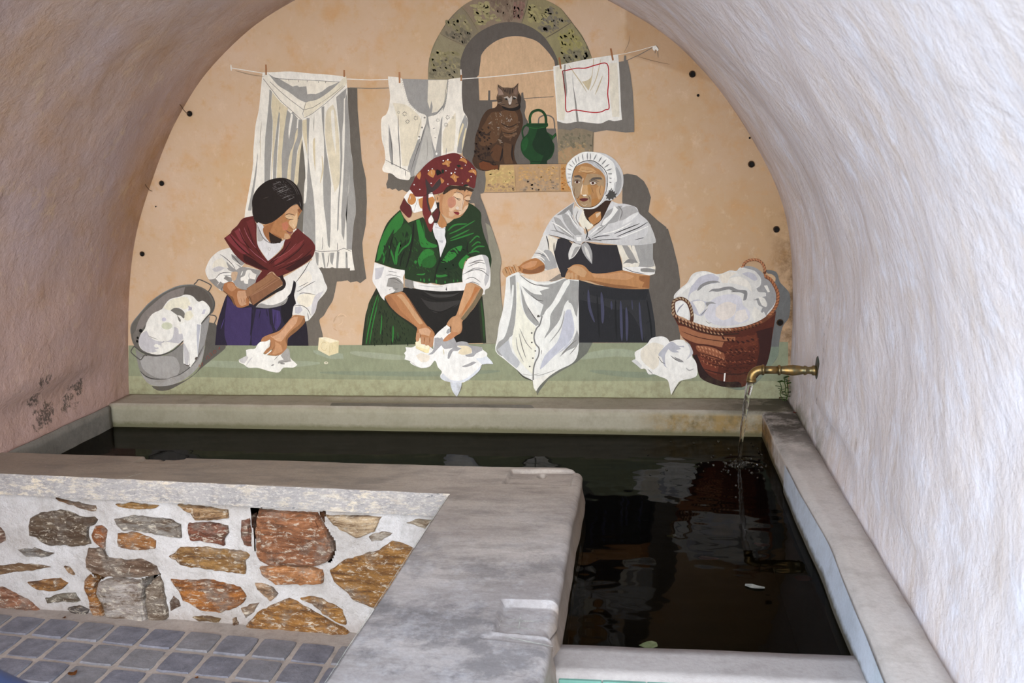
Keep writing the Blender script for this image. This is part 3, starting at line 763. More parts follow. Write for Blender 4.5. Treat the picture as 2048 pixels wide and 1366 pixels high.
lathe('pipe', (.577, FYY, fz), D_, [(.124, .0135), (L-.030, .0135)], M['bronze'], spout)
lathe('collar', (.577, FYY, fz), D_, [(L-.032, .013), (L-.031, .0178), (L-.024, .0178), (L-.023, .013)], M['bronze'], spout)
p0 = Vector((.565, FYY, fz))+D_*(L-.036); R_ = .030; path = []
for k in range(13):
    a = k/12*math.pi/2; path.append(p0+D_*R_*math.sin(a)*1.15+Vector((0, 0, -R_*(1-math.cos(a)))))
path.append(path[-1]+Vector((0, 0, -.006)))
tube('elbow', path, lambda t: .0155-.001*t, M['bronze'], spout)
end = path[-1]
lathe('nozzle', end+Vector((0, 0, .004)), (0, 0, -1), [(0, .015), (.001, .0168), (.010, .0168), (.011, .0125)], M['bronze'], spout)
land = Vector((FX, FY, ZW)); lp = at_z(1477, 930, ZW)
jet = []
for k in range(25):
    t = k/24; jet.append(Vector((end.x+(lp.x-end.x)*(t**.6), end.y+(lp.y-end.y)*t, end.z-.004+(ZW-.004-end.z)*t)))
stream = tube('water_jet', jet, lambda t: .0118-.0065*t+.0008*math.sin(t*26), M['stream'], None, 16)
tag(stream, 'clear jet of water falling from the brass spout into the basin', 'water jet')
# splash bubbles
rb = random.Random(6); bm = bmesh.new()
for k in range(130):
    a = rb.uniform(0, 6.28); r = rb.choice([.012, .02, .025, .03, .035, .04, .05, .07, .09, .13, .2, .28])*rb.uniform(.7, 1.3); x = lp.x+math.cos(a)*r; y = lp.y+math.sin(a)*r
    if x > .43 or y > -.25: continue
    s = rb.uniform(.0025, .0055)
    q = bmesh.ops.create_icosphere(bm, subdivisions=2, radius=s, matrix=Matrix.Translation((x, y, wz(x, y)+s*.1)))
b_ = bm_obj('bubbles', bm, M['stream'], None, True); tag(b_, 'scatter of small bubbles around the foot of the water jet', 'bubbles', kind='stuff')

# bent wires left in the joint between vault and end wall
for k, (px, py) in enumerate(((372, 214), (299, 368))):
    p = at_y(px, py, -.03)
    path = [p+Vector((-.035+.012*i, -.012-.004*i, .020-.010*i+.006*math.sin(i*1.3))) for i in range(6)]
    tag(tube('bent_wire', path, .0014, M['rust'], None, 6), ['short bent rusty wire poking out of the vault edge, the upper one on the left', 'short bent rusty wire poking out of the vault edge, the lower one on the left'][k], 'wire')

# painted steel rail close to the camera at the lower left
ra = CAM+ray(-150, 1325)*(1.25/FPX); rb_ = CAM+ray(90, 1440)*(1.15/FPX)
ra = CAM+ray(-150, 1325)*(1.25/FPX); dr = (rb_-ra).normalized(); off = dr.cross(Vector((0, 1, .3))).normalized(); 
if off.z > 0: off = -off
path = [ra+off*.055-dr*1.2+(rb_-ra+dr*2.4)*k/12 for k in range(13)]
tag(tube('steel_rail', path, .055, M['blue'], None, 24), 'blue painted steel rail close to the camera at the lower left corner', 'rail')
MURAL = '''
T ph
P painted_counter
g 8F9478 257,691 700,690 1150,686 1576,684 1576,804 1100,803 600,801 258,798
g A3A383 257,752 700,759 1150,762 1576,762 1576,804 1100,803 600,801 258,797
s 9AA088 14 300,722 500,730 640,726
s 848C76 10 640,745 860,748 1000,742
s 9AA088 16 1150,716 1230,705 1290,712
s 848C76 12 1180,742 1280,750 1330,742
s 9DA18A 12 700,705 760,712 820,716
T Z7
P painted_arch
f 8D8065 92,930 97,780 112,650 150,520 225,380 330,220 470,80 600,0 760,-60 1000,-85 1230,-60 1430,0 1600,95 1720,250 1830,380 1900,520 1955,660 1990,800 1980,1160 1560,1160 1560,850 1575,735 1530,600 1420,430 1300,330 1150,265 1000,252 860,275 700,350 600,430 520,530 470,660 458,780 460,930
g 93896C 92,905 97,780 112,650 150,520 225,385 515,540 470,660 458,900
g 8A7F68 240,390 330,220 470,90 655,350 600,430 525,530
g 8E7C68 490,80 600,0 760,-60 1000,-85 1225,-60 1150,262 1000,252 860,275 700,350
g 958A66 1240,-60 1430,0 1600,95 1718,250 1425,430 1300,330 1165,262
g 958C66 1725,260 1830,380 1900,520 1950,660 1575,740 1530,600 1435,440
m 9C926A 60 34 0.8 40 130,560 430,600 430,760 130,820
m 7E765F 60 30 0.8 40 120,700 440,620 450,880 110,890
m 9A906C 50 30 0.8 60 300,260 460,140 600,330 480,440
m 7C7360 50 26 0.8 60 270,380 480,330 600,400 500,500
m A0966C 60 36 0.8 30 580,60 900,20 900,230 660,300
m 84705E 80 34 0.8 80 700,-30 1200,-40 1130,240 1000,240
m 8C6C60 40 24 0.8 90 1080,20 1200,20 1150,240 1060,220
m A59B6C 70 34 0.8 50 1240,60 1480,80 1500,300 1230,240
m 7C7464 60 30 0.8 50 1480,60 1700,240 1450,410 1350,330
m A39A62 70 34 0.8 60 1560,380 1760,330 1840,520 1620,620
m 7E7860 60 30 0.8 60 1640,600 1900,540 1930,650 1620,700
s 4A443A 5 1228,-10 1205,110 1160,262
s 4A443A 6 1720,255 1560,360 1430,432
s 6A5A4A 4 485,90 570,200 660,350
s 6A5A4A 4 230,380 330,440 520,520
s 4A443A 5 1600,95 1725,252 1880,480 1955,660
s 4A443A 3 225,380 330,230 450,100
s 6A6050 3 92,900 110,660 225,380
s 2A2018 5 1395,195 1410,240
s 2A2018 3 1435,240 1450,225
f 605952 460,1300 458,780 470,660 520,530 600,430 700,350 860,275 1000,252 1150,265 1300,330 1420,430 1530,600 1575,735 1575,900 1560,1300
f D2B08B 664,950 672,840 690,700 700,625 765,540 880,460 1000,420 1120,412 1220,430 1330,470 1420,550 1500,650 1535,740 1525,1000 664,1000
T Z8
P painted_niche
g D0AD88 190,60 985,0 1030,600 1035,1000 15,1000 15,300
g 625B54 15,60 195,85 205,318 295,318 298,215 320,215 318,316 420,310 640,310 645,240 665,235 672,300 690,330 693,390 680,450 690,500 715,540 730,600 1000,620 1015,680 1030,820 1035,1000 130,1000 30,900 10,700
g D0AD88 340,335 400,330 395,390 340,402
l 625B54 7 672,300 985,280
l 6E665E 14 825,560 830,510 860,485 900,475 950,485 985,520 995,600 990,640
g 6E665E 900,615 1010,615 1015,660 1030,820 1035,1000 920,1000
T Z9
f 8B7D66 183,985 250,985 320,1003 390,978 470,990 565,1020 560,1200 558,1360 190,1360 185,1150
f A98A66 190,1230 300,1180 420,1150 470,1200 440,1360 195,1360
m 7F765F 60 20 0.8 60 210,1040 550,1040 540,1180 200,1180
m 9E8A68 50 18 0.8 60 200,1100 540,1160 540,1330 200,1340
s 3A342C 4 560,1000 556,1100 558,1230
T Z8
g B9966F 255,990 1160,985 1400,985 1400,1280 200,1285
f C0A06C 275,1060 400,1010 560,1000 575,1100 580,1275 255,1275 268,1180
f B5946E 590,1005 1040,1000 1050,1100 1050,1278 600,1278 592,1120
f C09058 1060,990 1400,990 1400,1278 1060,1278
m C9AE72 60 18 0.8 0 300,1040 560,1020 560,1180 320,1200
m A98A68 60 16 0.8 0 290,1200 570,1180 570,1270 280,1270
m 9C866E 70 18 0.8 0 640,1150 1030,1150 1030,1260 620,1270
m C49C66 70 18 0.8 0 620,1020 1030,1020 1030,1160 620,1160
m B87C40 40 16 0.8 0 1060,1020 1150,1020 1150,1260 1070,1260
s 8A7050 4 578,1010 582,1130 592,1275
s 6A5840 3 1048,1000 1050,1200 1052,1280
s 3A342C 4 130,1000 600,990 1160,985
s 5A4C3C 4 150,1290 400,1285 700,1280 1160,1272
f 6E675F 130,990 270,1000 265,1090 272,1160 255,1280 215,1300 225,1400 100,1400 100,1100
T Z4
P painted_trousers|white bloomers hanging at the left end of the painted washing line
g 676057 1325,355 1445,365 1450,600 1475,900 1495,1150 1540,1352 1550,1602 1540,1852 1500,2052 1510,2202 1545,2442 1480,2492 1440,2472 1370,2485 1340,2462 1220,2477 1200,2600 1000,2500 900,1800
f EDE7DA 412,200 430,190 560,186 720,180 950,203 1100,212 1325,235 1340,400 1345,560 1365,800 1370,1000 1395,1160 1400,1340 1415,1500 1430,1700 1405,1860 1385,2120 1418,2352 1350,2355 1330,2345 1240,2348 1170,2318 1110,2350 1060,2318 1000,2300 800,2000 600,1800 215,1790 225,1682 300,1262 310,1050 322,900 335,760 370,600 385,450 400,300
g 9F9C96 487,375 515,395 503,560 522,720 515,950 500,1180 487,1480 432,1480 432,1100 440,900 462,700 480,500
f 9F9C96 320,1340 350,1130 362,1060 345,1280 330,1400 290,1700 250,1700 270,1600
g DACCAC 520,400 600,500 640,540 690,580 665,720 640,900 625,1100 632,1480 560,1480 575,1100 600,800 590,640 560,800 530,1100 500,1480 520,1000 525,720 505,560
g 9F9C96 590,620 602,640 580,900 565,1200 555,1480 522,1480 530,1100 560,850 575,700
g 9F9C96 680,600 720,640 740,620 800,700 845,715 845,880 790,1050 745,1480 625,1480 620,1100 640,880 665,700
f EDE7DA 722,640 742,660 720,800 700,920 695,820
f DACCAC 770,860 795,800 790,900 740,1060 710,1480 668,1480 700,1120 750,980
f EDE7DA 790,700 806,700 797,800 783,800
f DACCAC 845,880 820,1150 805,1480 745,1480 790,1080
f 706A60 845,920 870,1150 880,1345 875,1500 865,1650 850,1950 780,1900 700,1500 790,1420 805,1300 820,1100
f DACCAC 848,715 895,700 897,900 900,1100 880,1000 850,860
g 9F9C96 893,690 925,690 915,900 912,1120 940,1345 965,1500 985,1750 990,2140 940,2100 850,1920 862,1650 895,1400 905,1200 905,1000 895,850
f EDE7DA 870,1400 892,1300 900,1400 885,1600 860,1620
f D8C9A8 960,950 985,900 988,1100 990,1280 970,1150
g 9F9C96 1055,570 1085,560 1085,850 1110,1060 1140,1250 1160,1402 1155,1702 1155,1902 1145,2110 1125,2082 1105,1842 1080,1652 1070,1402 1085,1100 1080,900 1060,700
f DFD3B8 1110,620 1180,540 1215,640 1245,900 1255,1200 1250,1400 1200,1500 1160,1300 1110,1000 1095,850
f EDE7DA 1160,620 1190,600 1205,850 1215,1100 1195,1000 1170,850
g 9F9C96 1215,460 1330,360 1318,460 1300,480 1295,700 1282,850 1283,1150 1265,1400 1250,1600 1240,1900 1225,1930 1232,1650 1255,1345 1262,1100 1252,850 1232,650
g 9F9C96 1310,500 1335,400 1345,560 1365,800 1368,1000 1395,1160 1400,1340 1425,1550 1430,1700 1405,1860 1385,2130 1330,2120 1328,1850 1345,1500 1368,1270 1350,1480 1320,1750 1300,2030 1275,1950 1270,1750 1285,1500 1300,1200 1310,900
f 9F9C96 1055,2160 1080,2160 1100,2330 1085,2320
f 9F9C96 1150,2160 1195,2160 1175,2300 1150,2250
f 9F9C96 1225,2140 1250,2150 1235,2345 1215,2320
f 9F9C96 1318,2150 1335,2150 1345,2350 1320,2330
f 9F9C96 985,2150 1025,2160 1020,2300 1000,2280
l 33302C 5 975,2135 1060,2150 1150,2142 1230,2140 1300,2110 1380,2145
s 33302C 5 1065,1985 1070,2060 1060,2130
s 33302C 5 1228,2050 1230,2100 1225,2135
s 33302C 6 1140,2160 1130,2250 1115,2320
s 33302C 5 1330,2160 1332,2220
s C8B898 6 400,730 385,900 388,1150
s 8E8A82 4 400,740 380,960
s D8C9A8 16 1060,1100 1070,1250 1040,1400
f 9F9C96 470,200 600,215 900,230 1300,240 1200,350 1100,430 1000,490 880,525 800,480 700,405 580,330
f EFEADF 470,200 560,188 720,180 790,190 950,203 1100,212 1300,238 1250,295 1000,278 600,260
g EBE3D2 600,264 740,345 790,333 810,350 890,342 900,430 940,425 990,428 1060,400 1130,345 1170,330 1250,293 900,275
f EDE6D6 425,200 470,210 580,330 700,405 800,480 885,520 862,600 850,700 835,710 720,605 600,510 480,355 430,270
f E6DDC6 885,520 1000,490 1100,430 1200,350 1290,255 1325,235 1325,320 1200,430 1090,520 950,640 865,690 862,600
l 66615A 5 420,260 490,350 600,490 640,530 720,600 840,712
l 66615A 5 490,290 590,385 700,480 860,600 960,575 1050,520
s 66615A 4 1060,515 1180,430 1290,335
l 66615A 4 885,520 862,600 850,640 862,690 950,645 1100,530 1200,440 1310,340
l 44403A 4 550,258 700,265 1000,280 1260,295
s 44403A 4 695,265 700,290
s 44403A 5 800,270 805,300
s 44403A 4 900,275 898,300
s 44403A 5 1025,285 1020,305
s 44403A 5 1105,285 1098,310
s 44403A 4 975,650 970,830
s 44403A 4 602,560 600,600
T Z6
P painted_camisole|white sleeveless camisole with open front on the painted line
g 676057 190,1140 470,1100 470,1300 385,1335 340,1310 300,1325 270,1298 235,1312 210,1295 180,1298 170,1250 190,1200
f 9E9B96 330,146 610,152 825,155 800,500 760,600 755,960 640,1000 470,1165 400,1160 430,1060 500,850 560,620 570,530 510,505 440,445 390,370 350,235
f BDB9B0 600,620 640,720 655,860 665,980 560,1070 480,1165 465,1130 520,920 560,760
s 8A867F 4 600,760 605,900 595,1000
g E7DDC8 612,160 815,155 810,260 785,400 710,490 650,505 660,440 645,375 630,465 605,385
f EFE8DA 190,120 300,130 340,150 360,230 400,370 450,440 520,500 575,520 595,550 585,620 555,700 530,800 505,880 470,1000 425,1125 428,1170 410,1207 370,1207 290,1190 230,1142 150,1125 130,1085 162,1000 150,870 125,780 120,570 170,520 200,440 212,320 195,200
f E5DAC2 240,400 380,420 520,540 540,640 480,850 400,1060 340,1060 320,800 300,600
f EFE8DA 825,150 970,130 965,300 975,430 985,490 1030,575 1010,720 965,930 860,950 748,965 745,820 755,700 755,540 790,430 812,300
g EFE8DA 612,545 700,520 770,450 765,540 740,650 715,760 690,908 665,840 635,700
f E3D8C0 770,700 900,500 900,700 880,900 770,930
g 9E9B96 745,580 762,540 755,700 748,960 690,960 692,905 715,790 735,700
g 9E9B96 965,600 1000,520 1030,575 1010,720 985,850 965,930 915,920 925,800 945,650
f E0D0A8 975,610 985,640 945,760 920,870 925,780 950,680
f E0D0A8 1005,660 1012,690 985,830 965,920 970,820 990,720
f 9E9B96 198,615 235,830 242,1045 222,1035 200,860
s 55504A 6 205,700 232,880 236,1045
s 77736C 9 298,520 300,700 318,1000 322,1092
g 9E9B96 500,790 530,770 520,850 450,1060 425,1130 395,1100 420,1000 470,880
s 3A3733 5 585,630 540,780 490,920 430,1120
s 3A3733 6 160,995 260,1048 370,1100 425,1130
s 3A3733 6 372,1105 375,1170
s 9E9B96 8 805,870 800,940
s 9A927F 3 548,535 510,680 490,780
s 77736C 5 818,160 800,260 780,400 730,480 660,540
w 3A3733 365,513 28
w 3A3733 395,595 26
w 3A3733 483,558 26
w 3A3733 302,498 16
w 3A3733 818,550 26
w 3A3733 715,580 22
w 3A3733 800,628 24
w 3A3733 873,553 14
e 8A857C 575,553 11,10
e 8A857C 548,657 10,10
e 8A857C 518,755 12,10
e F4F0E6 512,770 12,10
e F4F0E6 700,932 10,13
s 3A3733 5 660,668 685,662
s 3A3733 5 678,762 698,766
d 3A3733 3 22 338,165 360,270 398,375 450,450 530,515
d 3A3733 3 18 830,155 812,300 790,420 720,520
T Z9
P painted_towel|white towel with a red square border on the painted line
g 78726A 820,285 880,275 885,215 905,215 905,262 920,268 950,400 975,600 990,900 990,1020 900,1025 820,1015 700,1000 570,1022 470,990 380,978 320,1003 240,990 185,990 180,905 845,880
f EFEBE1 140,330 350,285 550,245 740,215 822,203 835,400 845,620 850,750 862,892 780,905 720,895 640,930 540,925 400,910 280,930 180,905 165,650 145,450
f E7DFCB 160,340 225,330 250,500 265,800 250,900 190,890 175,650
f E8E0CC 730,300 810,290 825,560 835,860 760,860 735,600
g 8F8B84 340,385 352,540 380,700 408,910 385,910 365,700 345,520
f 9A968E 255,310 272,310 268,400 285,560 280,660 265,560 250,400
s CDBE9C 11 300,312 360,400 430,500 492,602
f CFC09E 440,490 500,475 545,420 560,250 568,260 550,430 530,530 510,585
s CDBE9C 10 640,250 605,410 570,510 525,592
s CDBE9C 12 658,430 620,530 580,628
l B00616 11 238,376 270,374 380,350 480,348 580,318 703,302 722,450 712,620 727,765 690,785 640,808 560,815 400,792 350,790 276,800 268,640 250,480 238,376
s 3A1A14 7 240,372 252,480 265,640
s 2A1A14 6 238,372 270,376
P painted_washing_line
l 78726A 7 915,268 1060,200 1190,128
s 6E5A46 4 1020,225 1200,275 1366,310
l E9E4D8 6 820,208 900,195 1050,160 1195,118
f EFEAE0 1185,125 1215,110 1245,150 1235,170 1215,150 1200,170 1185,150
s 6E685F 6 1215,105 1250,150
s 6E685F 6 1235,170 1242,240
s 6E685F 6 1212,160 1208,195
s 6A6258 3 945,0 930,90 880,190
T ph
l 7D776E 1.3 700,175.5 740,177 778,176
l EFEBE2 1.7 463,136 500,142 530,147
s EFEBE2 3 462,129 463,142
s A08C72 2 470,141 500,149 528,153
l EDE8DE 1.7 694,158 740,160 776,159
l EFEBE2 1.7 924,158 980,154 1040,148 1108,140
Q clothes_peg
l A5714A 3 532,129 532.5,150
Q clothes_peg
l A5714A 3 688.5,140 688.5,154
Q clothes_peg
l B07C55 3.6 799,144 799.5,166
Q clothes_peg
l A5714A 3 923,148 922.5,162
l E8E0D4 2.6 922,139 922.5,150
Q clothes_peg
l A5714A 3.4 1118.5,115 1122,138
Q clothes_peg
l A06C46 3.6 1221.5,97 1226,121
T Z8
P painted_cat|tabby cat painted sitting in the niche
f 46301F 400,150 450,182 500,185 560,185 615,135 612,215 640,270 642,330 628,395 655,480 662,560 640,650 590,760 570,860 580,940 605,990 560,992 420,992 412,1055 370,1035 300,1060 230,1058 160,1020 130,950 155,870 158,720 190,620 230,500 290,420 370,395 395,350 385,285 400,240
f 5E4129 260,560 330,450 420,440 440,600 380,760 250,800 200,760 210,650
f 63452C 440,430 560,420 610,500 600,620 540,720 470,700 420,560
m 2E1F16 70 16 0.9 60 155,640 300,600 360,760 300,960 150,930 150,800
m 6E5640 60 13 0.9 70 300,430 560,410 640,560 560,760 420,800 320,620
m 8A7462 26 8 0.9 60 340,470 520,440 600,560 520,640 380,640
m 2A1C14 40 12 0.9 70 200,960 400,960 400,1040 240,1050
f 5A3A22 380,780 450,820 440,960 360,950 320,860
f 5C4029 470,760 540,780 545,900 560,985 470,985 450,860
s 241811 22 450,820 440,900 420,960
s 241811 18 560,780 545,880 560,960
f 6A3A1C 200,980 280,950 340,1000 400,1000 405,1040 300,1050 220,1040
s 2A1C12 16 190,930 280,960 380,975
s 33241A 16 210,640 280,680 330,640
s 33241A 14 350,850 300,900 260,880
s 7A5A42 14 440,600 520,640 600,600
s 7A5A42 12 460,690 520,700 580,670
s 2F2117 12 430,560 520,600 610,560
s 2F2117 10 440,650 530,670 600,640
s 7A6450 20 310,570 340,540
s 8A7868 14 400,730 440,745
s A09890 7 415,450 440,480
s A09890 6 300,570 330,545
s B8B0A6 6 490,520 500,500
s B8B0A6 6 505,545 515,515
s B8B0A6 6 525,550 530,515
s B8B0A6 5 545,525 542,505
s B8B0A6 5 390,605 420,610
s B8B0A6 5 420,750 450,765
f 1A120D 440,370 520,402 600,385 632,350 635,400 580,430 500,425 450,400
Q cat_head
f 6A5442 400,240 395,200 400,150 450,182 500,188 560,185 612,140 610,215 635,270 638,330 600,385 520,400 440,375 395,340 385,285
f 9A8070 402,180 440,215 460,260 405,265
f 7D6454 580,190 600,180 606,230 590,265 565,250
f 4E3C2C 385,285 430,275 450,300 440,345 395,335
f 33261C 612,250 640,280 640,340 615,365 602,310
s 1C1410 9 495,190 500,250
s 1C1410 10 515,188 520,265
s 1C1410 9 535,188 535,260
s 1C1410 9 555,190 550,245
s 1C1410 8 475,195 488,240
s 1C1410 8 455,190 475,235
f B8ACA0 460,290 500,275 520,300 545,270 550,300 540,350 525,368 512,350 505,315 475,300
f B8ACA0 560,275 590,285 600,300 570,290
s C8BEB0 7 560,280 590,285
f 3A3A32 470,300 490,295 505,312 485,320
f 3A3A32 550,300 570,288 592,298 575,312
e 120D0A 487,308 8,7
e 120D0A 570,302 8,7
f D8CFC6 513,345 525,365 540,345 530,338
s 2A1E16 5 505,365 525,372 545,365
s 2A1E16 7 405,310 450,320
s 2A1E16 7 400,335 450,345
s 2A1E16 7 430,360 480,365
s 2A1E16 7 600,320 630,315
s 2A1E16 7 580,360 620,345
s C8BEB0 3 440,340 400,350
s 221814 5 400,150 412,185 450,215
s 221814 5 614,136 590,175 560,210
P painted_jug|green glazed water jug with a hoop handle painted in the niche
l 1A3F1C 28 737,560 735,500 760,445 820,422 870,440 900,490 905,570
l 1A3F1C 18 715,580 680,590 655,640 665,700 690,740
f 16401B 700,560 925,560 925,590 905,610 915,650 975,690 1005,660 1015,685 995,710 960,740 990,780 990,850 960,920 915,955 918,988 738,988 735,955 680,910 645,850 640,780 660,720 710,670 725,625 720,600 700,590
f 0F2C13 820,600 905,600 915,650 960,720 985,790 980,860 940,920 915,955 918,988 840,988 880,900 800,860 760,780 790,700
f 1C5023 660,740 700,700 720,740 700,820 670,860 648,800
s 0E2410 6 700,575 820,580 925,572
s 2A6A2E 6 720,605 800,612 900,602
s 0E2410 7 735,960 830,965 915,955
s 276229 8 975,740 985,700 1000,680
s 2A6530 6 735,550 740,490 770,445
s 0E2410 6 905,480 915,560
T Z3
P painted_laundress|younger laundress in a dark red shawl, painted at the left
f 6E665C 1230,190 1576,190 1576,325 1540,318 1480,330 1440,325 1420,420 1395,530 1345,610 1300,690 1255,735 1275,830 1290,900 1290,1006 1100,1006 1080,740 1200,500
Q cast_shadow
g 746C62 100,770 150,780 200,800 180,950 290,1000 280,1010 50,1010 60,900
Q skirt
f 2A2334 285,470 350,460 520,560 760,600 990,430 1010,560 960,700 1100,745 1130,860 1140,1006 145,1000 160,880 190,740 240,580
f 41345C 290,480 350,560 420,610 540,600 560,640 540,740 535,900 520,1002 290,1000 260,900 260,760 270,640
f 3B2F55 590,620 720,620 735,740 770,860 700,900 640,940 590,1002 545,1002 545,880 570,740
f 443764 760,620 840,640 850,760 800,850 770,760
s 221C2A 14 550,600 545,760 530,900
s 221C2A 10 735,640 740,800
s 221C2A 8 790,650 785,800
s 221C2A 12 250,720 215,850
s 503F78 8 815,640 820,800
s 503F78 8 255,720 220,830
s 221C2A 9 640,625 620,720
s 221C2A 8 700,620 710,700
f 1F1A20 860,560 960,440 1005,400 1010,520 990,600 970,690 900,800 860,700
f 241E28 930,960 1060,760 1110,745 1130,860 1140,1006 920,1006
Q blouse
f E6E1D8 185,20 260,-10 340,-10 470,140 430,190 500,180 640,215 600,320 520,420 480,420 400,390 300,330 240,430 205,420 180,390 100,320 58,230 70,170 110,90
f 8F8A84 60,270 100,310 180,290 230,250 330,260 340,330 260,350 240,430 180,395 110,330
f F0ECE4 190,270 240,240 320,230 330,290 270,270 250,300 300,330 250,350 215,330 175,380 200,340 165,300
f 9C9894 330,40 420,90 470,140 440,165 390,130 340,90
f 9C9894 280,120 340,180 400,220 420,180 370,140 430,170 410,230 350,230 290,200
f F0ECE4 335,145 360,135 385,165 365,180
f C9C4C4 130,200 200,170 260,190 220,215 160,230
f EAE2D0 150,120 230,80 280,140 300,190 200,170 130,190
s 2A2622 6 210,45 270,85 340,150 370,200
s 2A2622 6 165,300 220,245 330,235
s 2A2622 5 250,268 320,270 345,285
s 2A2622 6 335,55 370,90 430,160
s 2A2622 4 240,380 225,425 245,430
f 9C9894 370,230 430,180 500,185 640,215 600,320 540,400 480,425 390,385 350,330
f EFE9DF 430,290 470,270 490,215 530,210 560,240 595,255 580,310 530,300 510,310 505,355 470,350 460,320 430,325
s 6F6A64 4 520,240 515,280 535,310
s F0ECE4 10 430,270 450,220
f C8A98A 332,235 370,225 400,235 385,290 370,320 340,320 330,280
Q sleeve
f E8E4DC 870,290 960,240 1040,190 1170,110 1200,80 1240,170 1285,250 1310,330 1338,400 1300,470 1240,540 1215,640 1180,695 1140,740 1105,750 1100,690 970,680 985,590 1010,560 990,480 1000,380 985,320 960,440 910,500 880,560 760,600 700,612 585,600 640,550 740,500 830,430 890,380
f 9B9792 990,500 1010,380 1000,340 985,330 960,440 1000,420
f 9B9792 585,600 640,560 700,575 780,575 860,540 930,490 900,560 830,590 760,605 700,612
f ECE7DF 640,545 720,530 760,510 850,440 900,400 945,430 915,500 850,550 760,570 700,560
f EFE6D2 1040,480 1150,450 1220,480 1200,540 1130,600 1050,570 1020,530
f C6C2C6 1000,600 1060,590 1080,630 1040,670 1000,660
f EFE8DA 1040,280 1140,220 1180,300 1120,380 1040,370
f CFCACA 1220,470 1300,430 1240,540 1215,640 1170,690 1180,560
s 2A2622 7 1160,110 1090,230 1000,350
s 2A2622 6 1215,325 1140,365 1065,410
s 2A2622 5 1140,335 1090,365 1035,390
s 2A2622 6 1075,405 1040,430 1015,430
s 2A2622 6 1040,465 1090,450 1215,470
s 2A2622 6 975,590 1060,580 1130,620 1165,690
s 2A2622 6 1130,655 1145,740
s 2A2622 5 890,550 850,580
f 1F1A1E 985,318 1010,350 1000,420 990,480 1000,560 960,580 940,500 965,420
f 2A2220 830,260 875,290 905,350 880,410 800,450 700,510 620,560 590,590 560,580 700,480 870,370
Q forearm
f A87048 270,345 345,335 390,400 440,415 500,420 510,480 520,500 515,580 440,605 380,590 350,500 320,480 245,420 250,370
f C08A62 290,350 340,345 380,400 350,430 320,430 290,390
f C99B78 400,430 480,425 500,480 480,520 490,570 440,590 410,560 390,480
f 7A5436 245,420 320,480 350,500 370,590 350,560 320,500 240,430
s 8A5A3C 4 430,500 440,560
s 8A5A3C 4 460,500 480,560
s 7A5236 4 395,400 440,415 500,420
Q washing_bat
f 8D6246 490,405 740,240 770,250 860,320 870,360 560,580 520,500 485,470 510,440
f 9A6E4E 500,405 750,245 800,300 525,480 490,465
f 8B6044 525,480 840,300 870,360 560,580 520,500
f 6F4A34 525,485 540,520 560,580 545,560 515,490
s B5886A 4 530,485 680,400 855,290
s 7A5238 4 560,440 700,350 780,290
s A57A58 6 550,470 680,380
s 5F4030 5 485,470 560,580
Q forearm
f B07C54 1010,680 1100,695 1100,760 1040,830 960,880 925,920 910,1040 860,1090 800,1110 740,1105 700,1100 760,1050 745,1045 700,1090 665,1080 700,1040 740,960 735,940 690,960 640,960 660,920 720,890 830,850 900,780 960,710
f CFA07C 960,720 1030,700 1010,770 930,860 880,930 850,960 800,950 760,910 850,860
f 8A603E 1095,700 1105,760 1020,850 930,925 915,1000 900,930 960,850 1050,780
f C8956C 790,960 850,1000 870,1060 800,1095 760,1090 790,1030
s 7A5236 5 785,1010 760,1050 745,1080
s 7A5236 5 745,960 740,1020 700,1060
s E0B896 6 780,940 840,930
s D8AC88 5 740,900 780,930
P painted_wrung_cloth|crumpled white cloth under the hand of the laundress in the red shawl
f F1EEE6 635,965 690,960 735,940 740,970 700,1040 665,1085 690,1095 750,1050 755,1060 700,1105 800,1112 860,1090 915,1030 940,1050 950,1130 1000,1180 1025,1205 980,1235 880,1235 830,1285 740,1275 640,1245 590,1235 510,1235 460,1200 415,1180 410,1150 490,1110 485,1050 520,1040 580,1035 600,1000
f A8A49E 870,1080 915,1030 940,1050 950,1130 960,1170 900,1180 820,1190 830,1165 880,1150 850,1110
f CFCBC8 410,1150 490,1110 510,1130 470,1190 430,1180
f D8D4D0 520,1150 560,1120 500,1200 480,1220
s 8E8A84 8 820,1190 880,1175 950,1160
e 8E8A84 765,1208 16,7 -20
e 8E8A84 870,1193 26,8 5
s 77736C 6 780,1155 830,1105
f DAD5CE 740,960 735,1010 715,1030 700,1045 740,960
P painted_soap_block|pale cube of soap painted on the green counter
f 9AA08A 1190,1050 1500,1090 1510,1140 1380,1145 1270,1110 1200,1080
g E6D7B0 1250,920 1320,915 1460,955 1455,1080 1355,1112 1240,1050
g F0E4C6 1250,920 1320,914 1460,955 1370,975
g E2D2A8 1365,978 1460,958 1455,1080 1355,1112
l C9B07E 4 1330,980 1300,965 1275,985 1270,1020 1290,1050 1320,1055 1332,1030
l D8C494 3 1430,985 1400,985 1390,1020 1400,1060
s C0A878 3 1367,975 1358,1110
e D8D0B8 1325,1185 22,14
e 8E9478 1328,1184 10,5
P painted_bar_shadow
s C7A98A 20 1400,760 1440,700 1520,690
s DDBE9C 10 1420,730 1480,670 1540,700
s C2A080 9 1400,820 1440,850
s DFC3A2 8 1450,790 1490,770 1500,730
T Z2
P painted_laundress_head|head and red shawl of the younger laundress at the left
Q neck
f 9E6A42 640,560 730,530 860,440 900,400 1000,370 1020,420 1000,470 985,540 975,590 950,600 925,650 905,700 860,700 840,690 800,640 830,700 820,740 720,740 680,700 640,620
Q blouse_collar
f DDDAD8 575,520 640,560 650,620 690,710 720,735 780,738 835,715 865,700 820,800 740,880 690,920 660,880 600,790 580,740
f B5AFA8 580,560 600,600 640,690 620,720 585,720
s 2A2622 4 580,550 610,620 650,700 720,740 790,735 860,700
